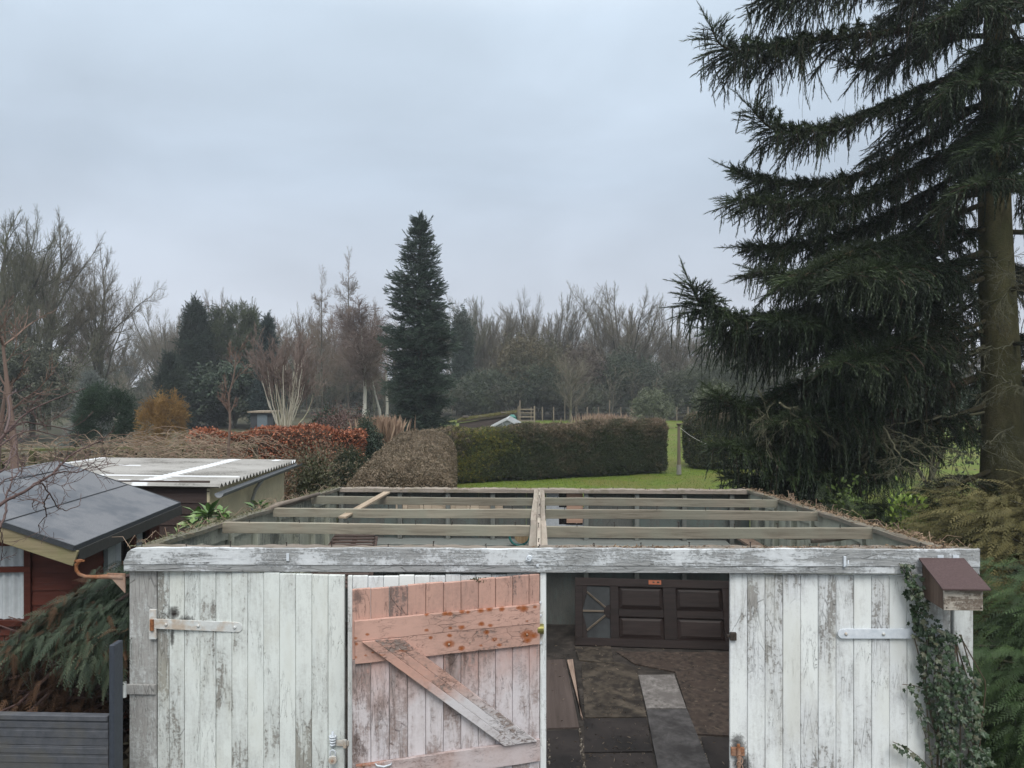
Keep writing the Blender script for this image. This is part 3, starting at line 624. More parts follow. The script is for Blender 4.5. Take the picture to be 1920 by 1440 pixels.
litter('leaf_litter', [(.1, 5.4, .012), (1.1, 6.8, .012), (.1, 8.2, .012), (1.9, 8.3, .012), (1.2, 5.2, .012), (.4, 6.6, .012)], 900, 7, (.25, .3, .001), leafm('floor_litter', [(.03, .022, .016), (.09, .065, .045), (.20, .16, .12)]), 'dead leaves and scraps scattered over the garage floor', ln=.035, zr=.008)
litter('leaf_litter', [(-3.6, 5.2, 1.97), (-3.9, 6.5, 2.08), (-4.4, 7.1, 2.25)], 60, 8, (.0, .25, .0), NEED, 'a few needles on the cabin roof', ln=.03, zr=.004) if 0 else None
# loose timbers
POLE = wood('grey_pole', (.17, .135, .11), (.33, .28, .23), 'y')
def pole(name, pts, rads, label, mt=POLE, cat='pole', sides=9):
    return tag(obj(name, MB().path(pts, rads, sides), mt, at=pts[0], smooth=True), label, cat)
r0 = Zt(6.94) + .008
pole('wooden_pole', [np.array([rx(487) * 6.80, 6.80, Zt(6.8) - .035]), np.array([rx(520) * 7.0, 7.0, r0 + .012]), np.array([rx(555) * 7.6, 7.6, Zt(7.6) + .01]), np.array([rx(598) * 8.2, 8.2, Zt(8.1) + .018])], [.022, .026, .024, .018], 'thin grey pole lying over the left end of the middle rafters')
tag(obj('loose_plank', MB().bar((rx(650) * 6.9, 6.75, Zt(6.9) - .05), (rx(722) * 8.15, 8.25, Zt(8.1) + .03), .075, .02), wood('tan_plank', (.20, .155, .11), (.34, .275, .205), 'y'), at=(-1.6, 6.9, 1.85), bevel=.002), 'tan plank lying askew over the left middle rafters', 'plank')
q = PY(1475, 1008, 5.95); pole('wooden_stick', [q + [-.02, 0, .0], q + [.10, -.02, .002], q + [.19, -.03, .008]], [.013, .014, .011], 'shorter brown stick caught under the nearest right rafter, left one of two', cat='stick')
q = PY(1521, 1014, 5.9); pole('wooden_stick', [q, q + [.13, 0, .008], q + [.30, .0, .028]], [.019, .020, .013], 'longer reddish brown stick under the nearest right rafter, right one of two', cat='stick')
tag(obj('prop_plank', MB().bar(P(1392, 1008, 9.1), P(1478, 1062, 7.0), .16, .03), wood('prop_wood', (.13, .09, .065), (.24, .18, .14), 'y'), at=(2.7, 8, 1), bevel=.003), 'brown plank propped against the shelf in the back right corner of the garage', 'plank')
SP = empty('slatted_panel', P(640, 1040, 8.3), 'dark brown slatted panel leaning in the back left of the garage', 'panel')
slw = wood('dark_slat', (.05, .033, .028), (.11, .08, .068), 'x')
A0, A1 = P(628, 1004, 8.45), P(703, 1004, 8.45); B0, B1 = P(570, 1100, 7.2), P(690, 1100, 7.2)
for k in range(15):
    t = k / 14; p, q = A0 * (1 - t) + B0 * t, A1 * (1 - t) + B1 * t; obj('slat', MB().bar(p, q, .075, .016), slw, SP)
for p, q in ((A0, B0), (A1, B1), ((A0 + A1) / 2, (B0 + B1) / 2)): obj('rail', MB().bar(p + [0, .03, -.03], q + [0, .03, -.03], .05, .03), slw, SP)
RL = empty('hose_reel', P(975, 1030, 8.9), 'teal rimmed reel with a tan face standing on the garage shelf beside the ridge', 'reel')
c = P(978, 1018, 8.95); c[2] = 1.075 + .125; th = np.linspace(0, 2 * pi, 25)
obj('rim', MB().path(np.c_[c[0] - .03 + .115 * np.cos(th), c[1] + 0 * th, c[2] + .115 * np.sin(th)], .014, 8, cap=False), flat('teal_plastic', (.03, .14, .13)), RL, smooth=True)
obj('face', MB().path([c + [.0, -.02, 0], c + [.0, .02, 0]], [.085, .085], 20), wood('tan_disc', (.22, .15, .08), (.36, .27, .16), 'z'), RL)

# ------------------------------------------------------------------ bird box on the right post
BXW = paint('bare_box_wood', (.52, .48, .42), (.44, .40, .34), (.09, .065, .05), (.24, .20, .16), .60, d='x', soft=.03, big=6)
BB = empty('bird_box', (2.39, 4.45, 1.73), 'small wooden bird box with a sloping brown felt roof on the right garage post', 'bird box')
x0, x1, yf, yb, zb = 2.29, 2.505, 4.33, 4.575, 1.735
def prof(xa, xb, r): V = []; 
def slabx(xa, xb, P4): V = np.array([(xa, y, z) for y, z in P4] + [(xb, y, z) for y, z in P4]); k = len(P4); i = np.arange(k); return V, [i[::-1][None], (i + k)[None], np.c_[i, (i + 1) % k, (i + 1) % k + k, i + k]]
obj('front_board', MB().box((x0, yf, zb), (x1, yf + .015, 1.858), None, None, (12, 8)), BXW, BB, bevel=.002, stain_sheen=lambda V: V[:, 0] * 0)
SD = wood('box_side', (.09, .06, .045), (.17, .125, .10), 'z')
for xa in (x0, x1 - .015): V, F = slabx(xa, xa + .015, [(yf + .016, zb), (yb, zb + .01), (yb, 1.955), (yf + .016, 1.858)]); obj('side_board', MB().add(V, F), SD, BB)
obj('floor_board', MB().box((x0 + .016, yf + .016, zb), (x1 - .016, yb, zb + .014)), SD, BB)
V, F = slabx(x0 - .025, x1 + .028, [(yf - .03, 1.855), (yb - .005, 1.968), (yb - .005, 1.979), (yf - .03, 1.866)]); obj('roof', MB().add(V, F), speck('brown_felt', (.055, .033, .033), (.085, .055, .054), 90, (.07, .045, .043), bump=.2, big=6, rough=.6), BB, bevel=.002)
for x in (x0 + .012, x1 - .012): obj('nail_head', MB().path([(x, yf, zb + .015), (x, yf - .003, zb + .015)], .004, 8), IRON, BB)

# ------------------------------------------------------------------ rusty bracket at the left corner
RB = empty('rusty_bracket', P(228, 1085, 4.75), 'rusty hooked iron bracket sticking out left of the garage corner', 'bracket')
pts = [P(x, y, 4.72) for x, y in ((232, 1082), (205, 1081), (180, 1082), (160, 1081), (149, 1077), (143, 1069), (143, 1059), (149, 1053))]
obj('hook', MB().path(pts, [.018, .016, .012, .011, .011, .011, .011, .010], 10), RUST, RB, smooth=True)
q = P(149, 1053, 4.72); obj('cap', MB().path([q, q + [0, 0, .012]], [.020, .018], 12).box(q + [-.03, -.006, .0], q + [.032, .006, .01]), RUST, RB)
q = [P(x, y, 4.71) for x, y in ((200, 1075), (234, 1076), (234, 1112))]; V = np.vstack([q, np.array(q) + [0, .012, 0]]); obj('gusset', MB().add(V, [np.array([[0, 1, 2], [5, 4, 3]]), np.array([[0, 3, 4, 1], [1, 4, 5, 2], [2, 5, 3, 0]])]), RUST, RB)

# ------------------------------------------------------------------ grey composite fence, bottom left
GF = speck('grey_composite', (.055, .060, .070), (.095, .100, .112), 14, (.085, .085, .082), bump=.4, big=5, rough=.65)
FE = empty('composite_fence', P(110, 1440, 4.3), 'dark grey composite garden fence in the bottom left corner', 'fence')
xa, xb, Yp = rx(-260) * 4.28, rx(203) * 4.28, 4.28
for k in range(7):
    z1 = 1.045 - k * .15; 
    for t in range(5): obj('slat', MB().box((xa, Yp + (.004 if t % 2 else 0), z1 - .03 * (t + 1) + .0015), (xb, Yp + .022, z1 - .03 * t)), GF, FE) if 0 else None
    obj('slat', MB().box((xa, Yp, z1 - .147), (xb, Yp + .022, z1)).box((xa, Yp - .005, z1 - .045), (xb, Yp, z1 - .01)).box((xa, Yp - .004, z1 - .10), (xb, Yp, z1 - .06)), GF, FE, bevel=.002)
obj('top_rail', MB().box((xa, Yp - .012, 1.046), (xb, Yp + .034, 1.078)), GF, FE, bevel=.004)
PC = flat('charcoal_post', (.042, .050, .064), .5)
obj('post', MB().box((rx(204) * 4.25, 4.25, 0), (rx(231) * 4.345, 4.345, 1.50)), PC, FE, bevel=.004)

# ------------------------------------------------------------------ red brown cabin with felt roof
CW = wood('red_brown_boards', (.060, .016, .011), (.115, .032, .020), 'x', (.08, .022, .014), rough=.6, bump=.35)
CWy = wood('red_brown_side', (.060, .016, .011), (.115, .032, .020), 'y', (.08, .022, .014), rough=.6, bump=.35)
CB_ = empty('garden_cabin', (-4.4, 6.2, -.05), 'red brown boarded garden cabin with a dark grey felt roof, left of the garage', 'cabin')
wx, wy0, wy1, rdx, rdz, ex, ez = -3.47, 5.46, 6.95, -4.52, 2.27, -3.345, 1.85
m = MB(); k = 0; z = 0
w0x, w1x, wz0, wz1 = -4.95, -3.85, 1.24, 1.80
while z < 2.1:
    zh = min(.112, 2.15 - z)
    half = (2.22 - zh - max(z, 0)) / (rdz - ez) * (ex - rdx) if z > 1.75 else 99
    xr = min(wx, rdx + half - .04); xl = max(-5.57, rdx - half + .04)
    if xr - xl > .1:
        spans = [(xl, xr)]
        if wz0 - .05 < z < wz1: spans = [(xl, min(w0x - .05, xr)), (w1x + .05, xr)]
        for s0, s1 in spans:
            if s1 - s0 > .02: m.add(np.array([(s0, wy0 - .014, z), (s1, wy0 - .014, z), (s1, wy0 - .002, z + zh), (s0, wy0 - .002, z + zh), (s0, wy0 + .01, z), (s1, wy0 + .01, z), (s1, wy0 + .01, z + zh), (s0, wy0 + .01, z + zh)]), [np.array([(0, 1, 2, 3), (0, 4, 5, 1), (1, 5, 6, 2), (3, 2, 6, 7), (4, 7, 6, 5), (0, 3, 7, 4)])])
    z += .112
obj('front_wall', m, CW, CB_)
m = MB(); z = 0
while z < 1.72:
    for s0, s1 in ([(wy0, 5.84), (6.74, wy1)] if z > 1.05 else [(wy0, wy1)]): m.add(np.array([(wx + .014, s0, z), (wx + .014, s1, z), (wx + .002, s1, z + .112), (wx + .002, s0, z + .112), (wx - .01, s0, z), (wx - .01, s1, z), (wx - .01, s1, z + .112), (wx - .01, s0, z + .112)]), [np.array([(0, 1, 2, 3), (0, 4, 5, 1), (1, 5, 6, 2), (3, 2, 6, 7), (4, 7, 6, 5), (0, 3, 7, 4)])])
    z += .112
obj('side_wall', m, CWy, CB_)
obj('rear_wall', MB().box((-5.6, wy1, 0), (wx, wy1 + .02, 1.82)).box((-5.6, wy0 + .011, 0), (-5.58, wy1, 1.82)), CW, CB_)
obj('corner_trim', MB().box((wx - .03, wy0 - .03, 0), (wx + .026, wy0 - .0145, 1.82)), CW, CB_)
DG = flat('dark_glass', (.012, .014, .017), .12, .6); CUR = speck('grey_curtain', (.40, .43, .44), (.50, .53, .54), 12, rough=.9, bump=.2)
fr = MB(); 
for z0, z1 in ((wz0 - .05, wz0), (wz1, wz1 + .04), (1.60, 1.64)): fr.box((w0x - .05, wy0 - .035, z0), (w1x + .05, wy0 - .005, z1))
for x in (w0x - .05, w1x): fr.box((x, wy0 - .033, wz0), (x + .05, wy0 - .004, wz1)) 
wf = obj('window', fr, CW, CB_, bevel=.003); obj('pane', MB().box((w0x, wy0 + .02, wz0), (w1x, wy0 + .024, wz1)), DG, wf)
def curtain(x0, x1, Y, z0, z1, axis=0, par=None, n=24):
    t = np.linspace(0, 1, n); s = x0 + (x1 - x0) * t; dd = .010 * np.sin(t * 6 * pi); A = np.c_[s, Y + dd, np.full(n, z0)] if axis == 0 else np.c_[Y + dd, s, np.full(n, z0)]; B = A.copy(); B[:, 2] = z1
    i = np.arange(n - 1); return obj('curtain', MB().add(np.vstack([A, B]), np.c_[i, i + 1, i + n + 1, i + n]), CUR, par, smooth=True)
curtain(-4.06, -3.86, wy0 + .005, wz0, wz1, 0, wf); curtain(-4.93, -4.75, wy0 + .005, wz0, wz1, 0, wf)
fr = MB()
for z0, z1 in ((1.07, 1.12), (1.785, 1.82)): fr.box((wx - .005, 5.86, z0), (wx + .03, 6.72, z1))
for y in (6.36, 6.68): fr.box((wx - .004, y, 1.12), (wx + .028, y + .04, 1.785))
wf = obj('window', fr, CWy, CB_, bevel=.003); obj('pane', MB().box((wx - .03, 5.9, 1.12), (wx - .026, 6.7, 1.785)), DG, wf)
obj('frame_post', MB().box((wx - .003, 5.87, 1.12), (wx + .033, 6.0, 1.785)), flat('pale_grey_trim', (.33, .36, .36)), wf)
curtain(6.10, 6.2, wx - .012, 1.12, 1.785, 1, wf); curtain(6.5, 6.62, wx - .012, 1.12, 1.785, 1, wf)
FELT = speck('grey_mineral_felt', (.115, .122, .134), (.185, .194, .208), 160, (.095, .106, .122), bump=.4, big=2.6, rough=.8, bd=.004)
yv0, yv1 = 5.16, 7.15
def rz(x): return ez + (rdz - ez) * (x - ex) / (rdx - ex) if x > rdx else rdz - (rdx - x) * (rdz - ez) / (ex - rdx)
m = MB(); n = 30; ys = np.linspace(yv0, yv1, n)
for xs_ in (np.linspace(ex, rdx, 16), np.linspace(rdx, rdx - 1.175, 16)):
    X, Yy = np.meshgrid(xs_, ys); Z = np.array([[rz(x) for x in xs_]] * n) + .003 * np.sin(X * 9) * np.sin(Yy * 6); k = X.size
    for off, fl in ((0, 0), (-.028, 1)):
        i, j = np.meshgrid(np.arange(15), np.arange(n - 1)); q = (j * 16 + i).ravel(); F = np.c_[q, q + 16, q + 17, q + 1]
        m.add(np.c_[X.ravel(), Yy.ravel(), Z.ravel() + off], F if fl == 0 else F[:, ::-1], .5)
rf = obj('roof', m, FELT, CB_, smooth=False); tag(rf, 'dark grey felt roof with dry twigs above it')
m = MB(); m.bar((ex + .003, yv0, ez - .016), (ex + .003, yv1, ez - .016), .012, .036)
for y in (yv0, yv1): m.bar((ex, y, ez - .016), (rdx, y, rdz - .016), .012, .038); m.bar((rdx, y, rdz - .016), (rdx - 1.175, y, ez - .016), .012, .038)
obj('drip_edge', m, flat('charcoal_felt_edge', (.04, .045, .05)), rf)
for x, dx in ((ex - .50, .0), (ex - 1.0, .0)):
    m = MB(); m.bar((x, yv0 + .01, rz(x) + .003), (x, yv1 - .01, rz(x) + .003), .012, .004); obj('felt_seam', m, flat('seam_bitumen', (.035, .038, .042)), rf)
BG = wood('mossy_bargeboard', (.13, .11, .065), (.25, .21, .13), 'x', (.15, .155, .07))
m = MB(); m.bar((ex + .005, yv0 + .02, ez - .095), (rdx, yv0 + .02, rdz - .095), .022, .115); m.bar((rdx, yv0 + .02, rdz - .095), (rdx - 1.175, yv0 + .02, ez - .095), .022, .115); obj('bargeboard', m, BG, CB_, bevel=.003)
m = MB(); m.bar((ex + .012, yv0 + .04, ez - .075), (ex + .012, yv1, ez - .075), .016, .085); obj('eaves_board', m, flat('dark_eaves', (.045, .045, .042)), CB_)

CB_.rotation_euler = (0, 0, .098); CB_.location.x -= .12
# ------------------------------------------------------------------ shed with corrugated roof behind the cabin
SH = empty('corrugated_shed', (-5, 9.5, -.05), 'brown boarded shed with a pale corrugated roof and a cream side wall, behind the cabin', 'shed')
Xe, Xl, Y0, Y1, ze = -3.5, -6.62, 8.0, 10.95, 1.905
def shx(Y): return Xe - .045 * (Y - Y0)
m = MB(); ny = 260; nx = 90; ys = np.linspace(Y0, Y1, ny); t = np.linspace(0, 1, nx); Yy, T = np.meshgrid(ys, t, indexing='ij'); X = shx(Yy) * (1 - T) + Xl * T
Z = ze + .004 + .008 * (Xe - X) - .012 * (Yy - Y0) + .022 * np.sin(Yy / .115 * 2 * pi) + .0 * X
i, j = np.meshgrid(np.arange(nx - 1), np.arange(ny - 1)); q = (j * nx + i).ravel()
V = np.c_[X.ravel(), Yy.ravel(), Z.ravel()]; m.add(V, np.c_[q, q + nx, q + nx + 1, q + 1], .5)
def roof_sheen_lichen(V):  # whitish strips: sky reflection and lichen painted into the roof colour
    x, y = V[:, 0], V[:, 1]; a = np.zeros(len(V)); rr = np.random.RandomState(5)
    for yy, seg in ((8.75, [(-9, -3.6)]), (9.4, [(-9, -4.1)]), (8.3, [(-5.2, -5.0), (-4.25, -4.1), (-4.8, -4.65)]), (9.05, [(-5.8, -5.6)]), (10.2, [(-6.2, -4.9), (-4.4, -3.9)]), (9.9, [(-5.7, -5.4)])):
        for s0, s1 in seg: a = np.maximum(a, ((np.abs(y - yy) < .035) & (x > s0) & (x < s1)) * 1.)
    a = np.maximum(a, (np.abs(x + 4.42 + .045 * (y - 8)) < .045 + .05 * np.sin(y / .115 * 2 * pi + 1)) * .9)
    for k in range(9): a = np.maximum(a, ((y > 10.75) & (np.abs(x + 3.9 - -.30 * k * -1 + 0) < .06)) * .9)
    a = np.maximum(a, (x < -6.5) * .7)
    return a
CR = paint('cement_sheet', (.33, .325, .31), (.27, .265, .25), (.13, .125, .115), (.17, .165, .15), .66, d='x', stcol=(.60, .62, .64), bumps=.3, big=1.2)  # last tone is the whitish painted sky sheen and lichen
obj('roof', m, CR, SH, smooth=True, stain_sheen=roof_sheen_lichen)
CRM = wood('shed_brown_boards', (.035, .024, .022), (.062, .045, .04), 'x', (.05, .037, .034))
m = MB(); z = 0
while z < 1.84: m.add(np.array([(Xl + .1, Y0 + .08, z), (Xe - .14, Y0 + .08, z), (Xe - .14, Y0 + .092, z + .125), (Xl + .1, Y0 + .092, z + .125)]), np.array([[0, 1, 2, 3]])); z += .122
m.box((Xl + .1, Y0 + .10, 0), (Xe - .145, Y0 + .115, 1.86)); obj('front_wall', m, CRM, SH)
CRE = speck('cream_render', (.52, .455, .30), (.62, .55, .38), 12, (.47, .42, .29), bump=.2, big=2.2)
V = np.array([(shx(Y0) - .14, Y0 + .081, 0), (shx(Y1) - .14, Y1 - .1, 0), (shx(Y1) - .14, Y1 - .1, 1.87), (shx(Y0) - .14, Y0 + .081, 1.87)]); V = np.vstack([V, V + [-.03, 0, 0]])
obj('side_wall', MB().add(V, np.array([(0, 1, 2, 3), (7, 6, 5, 4), (0, 3, 7, 4), (1, 5, 6, 2), (3, 2, 6, 7)])), CRE, SH)
obj('rear_wall', MB().box((Xl + .1, Y1 - .12, 0), (Xe - .3, Y1 - .1, 1.88)), CRM, SH)
GU = flat('grey_gutter', (.17, .18, .185), .5)
ys = np.linspace(Y0 - .08, Y1 + .1, 12); gp = np.c_[shx(ys) + .03, ys, np.full(12, 1.835)]
m = MB(); th = np.linspace(-pi, 0, 8)
V = np.vstack([[p + [.05 * cos(a), 0, .045 * sin(a)] for a in th] for p in gp]); i, j = np.meshgrid(np.arange(7), np.arange(11)); q = (j * 8 + i).ravel(); m.add(V, np.c_[q, q + 1, q + 9, q + 8]); m.add(V + [0, 0, .004], np.c_[q, q + 8, q + 9, q + 1])
obj('gutter', m, GU, SH, smooth=True)
yq = 9.35; obj('downpipe', MB().path([(shx(yq) + .03, yq, 1.80), (shx(yq) - .06, yq, 1.68), (shx(yq) - .10, yq, 1.55), (shx(yq) - .10, yq, .1)], .022, 8), flat('grey_downpipe', (.30, .30, .28)), SH, smooth=True)
# ------------------------------------------------------------------ vegetation generators
def T_tuft(n=12, spread=.75, seed=1, ln=.42, wd=.07):
    rg = random.Random(seed); V = []; F = []
    for i in range(n):
        t = (i + .5) / n * .95; a = spread * (1 - .5 * t) * rg.uniform(.7, 1.2); ph = i * 2.4 + rg.uniform(-.4, .4); L = ln * (1.1 - .6 * t)
        d = np.array([cos(a), sin(a) * cos(ph), sin(a) * sin(ph)]); s = np.cross(d, [1, .01, 0.02]); s /= np.linalg.norm(s); s *= wd / 2
        p = np.array([t, 0, 0]); k = len(V); V += [p - s, p + s, p + d * L]; F.append((k, k + 1, k + 2))
    k = len(V); V += [np.array([0, -.03, 0]), np.array([0, .03, 0.0]), np.array([1.1, 0, 0])]; F.append((k, k + 1, k + 2))
    k = len(V); V += [np.array([0, 0, -.03]), np.array([0, 0, 0.03]), np.array([1.1, 0, 0])]; F.append((k, k + 1, k + 2))
    return np.array(V), np.array(F)
def T_spray(nside=9, nsub=5, seed=1, droop=.35, w=.022, asp=.5):
    rg = random.Random(seed); V = []; F = []
    def tri(p, q, ww):
        p = np.array(p); q = np.array(q); d = q - p; s = np.array([-d[1], d[0], 0]); s = s / (np.linalg.norm(s) + 1e-9) * ww; k = len(V)
        V.extend([p - s, p + s, q]); F.append((k, k + 1, k + 2))
    tri((0, 0, 0), (1, 0, 0), w)
    for i in range(nside):
        for sd in (-1, 1):
            t = (i + .3 + .35 * (sd > 0)) / nside; L = asp * (1 - .75 * t) * rg.uniform(.8, 1.15); a = rad(rg.uniform(38, 52)) * sd
            p = np.array([t, 0, 0]); d = np.array([cos(a), sin(a), 0]); tri(p, p + d * L, w * .9)
            for j in range(nsub):
                for s2 in (-1, 1):
                    tt = (j + .5) / nsub; b = a + s2 * rad(36); q = p + d * L * tt; l2 = L * .42 * (1 - .6 * tt) * rg.uniform(.8, 1.2)
                    tri(q, q + np.array([cos(b), sin(b), 0]) * l2, w * .8)
    V = np.array(V); V[:, 2] -= droop * V[:, 0] ** 2 + .35 * V[:, 1] ** 2
    return V, np.array(F)
T_leaf = (np.array([(0, 0, 0), (.45, -.28, .05), (1, 0, -.05), (.45, .28, .05)]), np.array([[0, 1, 2, 3]]))
T_clump = None
def mk_clump():
    rg = np.random.RandomState(3); V = []; F = []
    for i in range(7):
        d = rg.normal(0, 1, 3); d /= np.linalg.norm(d); p = rg.normal(0, .35, 3); R = frames([d], [rg.rand() * 6])[0]; k = len(V)
        V += list(p + (T_leaf[0] * [.8, .7, 1]) @ R.T); F.append((k, k + 1, k + 2, k + 3))
    return np.array(V), np.array(F)
T_clump = mk_clump()

def grow(S, p, d, L, r, lv, mx, rg, c):
    n = max(2, int(c['n'][lv])); up = c['up'][lv]; wa = c['wa'][lv]; rend = r * c['tap'][lv]
    for i in range(n):
        dx, dy, dz = d[0] + rg.gauss(0, wa), d[1] + rg.gauss(0, wa), d[2] + rg.gauss(0, wa) + up; m_ = math.sqrt(dx * dx + dy * dy + dz * dz); d = (dx / m_, dy / m_, dz / m_)
        q = (p[0] + d[0] * L / n, p[1] + d[1] * L / n, p[2] + d[2] * L / n); ra = r + (rend - r) * i / n; rb_ = r + (rend - r) * (i + 1) / n
        S[lv].append((*p, *q, max(ra, c['rmin']), max(rb_, c['rmin'])))
        if lv < mx and i >= c['st'][lv]:
            for _ in range(c['ch'][lv]):
                az = rg.uniform(0, 2 * pi); an = rg.gauss(c['an'][lv], .15); t = rg.random()
                b = (p[0] + (q[0] - p[0]) * t, p[1] + (q[1] - p[1]) * t, p[2] + (q[2] - p[2]) * t)
                ax = (0., 0., 1.) if abs(d[2]) < .9 else (1., 0., 0.)
                ux, uy, uz = d[1] * ax[2] - d[2] * ax[1], d[2] * ax[0] - d[0] * ax[2], d[0] * ax[1] - d[1] * ax[0]; mm = math.sqrt(ux * ux + uy * uy + uz * uz); ux /= mm; uy /= mm; uz /= mm
                vx, vy, vz = d[1] * uz - d[2] * uy, d[2] * ux - d[0] * uz, d[0] * uy - d[1] * ux
                ca, sa = math.cos(az), math.sin(az); sn, cs = math.sin(an), math.cos(an)
                e = (d[0] * cs + (ux * ca + vx * sa) * sn, d[1] * cs + (uy * ca + vy * sa) * sn, d[2] * cs + (uz * ca + vz * sa) * sn)
                prof = c['pf'](i / n) if lv == 0 else 1 - .35 * i / n
                grow(S, b, e, L * c['lr'][lv] * prof * rg.uniform(.7, 1.2), ra * c['rr'][lv], lv + 1, mx, rg, c)
        p = q
    if lv < mx: grow(S, p, d, L * c['lr'][lv] * .7, rend, lv + 1, mx, rg, c)
OAK = dict(n=[6, 6, 5, 4, 3], up=[.02, .05, .07, .08, .08], wa=[.05, .12, .13, .12, .08], tap=[.5, .35, .4, .5, .5], st=[2, 1, 1, 0, 0], ch=[3, 2, 2, 2, 0], an=[.75, .65, .65, .65], lr=[.80, .50, .50, .55], rr=[.5, .55, .5, .5], rmin=.0055, pf=lambda t: 1.1 - .35 * t)
VASE = dict(n=[4, 8, 5, 4, 3], up=[.05, .02, .05, .08, .1], wa=[.04, .05, .06, .07, .06], tap=[.7, .3, .35, .5, .5], st=[1, 1, 0, 0, 0], ch=[4, 2, 2, 2, 0], an=[.38, .42, .45, .5], lr=[2.3, .36, .42, .5], rr=[.5, .42, .5, .5], rmin=.0055, pf=lambda t: 1.0)
FINE = dict(n=[10, 4, 3, 3], up=[.02, .06, .05, .05], wa=[.02, .08, .12, .15], tap=[.25, .4, .5, .5], st=[2, 0, 0, 0], ch=[4, 3, 3, 0], an=[1.1, .75, .7], lr=[.26, .5, .5], rr=[.28, .5, .5], rmin=.007, pf=lambda t: 1.25 - .9 * t)
BIRCH = dict(n=[10, 5, 4, 3], up=[.03, .06, -.04, -.08], wa=[.03, .08, .12, .15], tap=[.3, .35, .5, .5], st=[4, 0, 0, 0], ch=[4, 3, 4, 0], an=[.55, .6, .6], lr=[.30, .5, .6], rr=[.35, .5, .5], rmin=.007, pf=lambda t: 1.2 - .5 * t)
SHRUB = dict(n=[2, 6, 4, 3, 3], up=[.0, .04, .06, .08, .05], wa=[.05, .07, .12, .15, .2], tap=[.9, .35, .4, .5, .5], st=[0, 2, 1, 0, 0], ch=[7, 2, 2, 2, 0], an=[.55, .45, .5, .6], lr=[4.5, .40, .5, .6], rr=[.6, .45, .5, .5], rmin=.006, pf=lambda t: 1.0)
BARK = leafm('grey_bark', [(.055, .050, .038), (.09, .085, .062), (.075, .08, .05)], .85, .15)
TWIG = leafm('twig_bark', [(.105, .092, .068), (.165, .145, .11), (.125, .12, .08)], .85, .15)
TWIGB = leafm('brown_twigs', [(.115, .088, .066), (.18, .14, .105), (.14, .115, .085)], .85, .15)
TWIGP = leafm('purple_twigs', [(.13, .10, .088), (.20, .155, .135), (.16, .125, .108)], .85, .15)
DKTW = leafm('mossy_twigs', [(.07, .068, .048), (.12, .115, .08), (.09, .10, .06)], .85, .15)
BIRK = leafm('birch_bark', [(.30, .28, .24), (.50, .48, .43), (.20, .18, .15)], .8, .2)
def bare_proto(seed, cfg, H, r, mt_t, mt_c, mx=4, name='bare_tree', L0=None, split=1):
    rg = random.Random(seed); S = [[] for _ in range(mx + 1)]
    grow(S, (0., 0., 0.), (0., 0., 1.), L0 or H * .5, r, 0, mx, rg, cfg)
    zz = sorted(q[5] for s in S for q in s); top = zz[int(len(zz) * .9985)]; k = H / top
    root = empty(name, (0, 0, 0), 'x', 'tree')
    def sc(A): A = np.array(A); A[:, :6] *= k; return A
    A = MB(); A.segs(sc(sum(S[:split + 1], [])), 6); obj('trunk', A, mt_t, root)
    B = MB(); B.segs(sc(sum(S[split + 1:], [])), 3); obj('crown', B, mt_c, root)
    ww = sorted(abs(q[3]) for s in S for q in s); wds = ww[int(len(ww) * .965)] * k; root['w'] = wds
    return root
def place(proto, used, px, topy, d, base=0., H=None, rz_=0., sx=None, label=None, cat='tree', group=None, wpx=None):
    loc = P(px, 0, d); loc[2] = base; h = (HC - (topy - 720) / FPX * d) - base; s = h / H
    s2 = sx * s if sx else s
    if wpx: s2 = (wpx / 2 / FPX * d) / proto['w']
    if id(proto) not in used:
        used.add(id(proto)); proto.location = tuple(map(float, loc)); proto.rotation_euler = (0, 0, rz_); proto.scale = (s2, s2, s); tag(proto, label, cat, group); return proto
    return copytree(proto, loc, rz_, (s2, s2, s), label, cat, group)
used = set()
H0 = 12.
oakA = bare_proto(1, OAK, H0, .28, BARK, TWIG); oakB = bare_proto(2, OAK, H0, .26, BARK, TWIG)
oakD = bare_proto(12, OAK, H0, .30, BARK, DKTW)
vasA = bare_proto(3, VASE, H0, .24, BARK, TWIG, L0=3.6); vasB = bare_proto(4, VASE, H0, .22, BARK, TWIG, L0=3.4); vasC = bare_proto(5, VASE, H0, .22, BARK, TWIGB, L0=3.4)
larA = bare_proto(6, FINE, H0, .15, BARK, TWIGB, 3, split=0); birA = bare_proto(7, BIRCH, H0, .13, BIRK, TWIGP, 3, split=0, L0=9); 
vasD = bare_proto(8, VASE, H0, .22, BARK, DKTW, L0=3.4)
GB = 'hazy leafless trees filling the back of the wood'
LB = 'hazy leafless tree in the back row of the wood, mostly hidden by its neighbours'
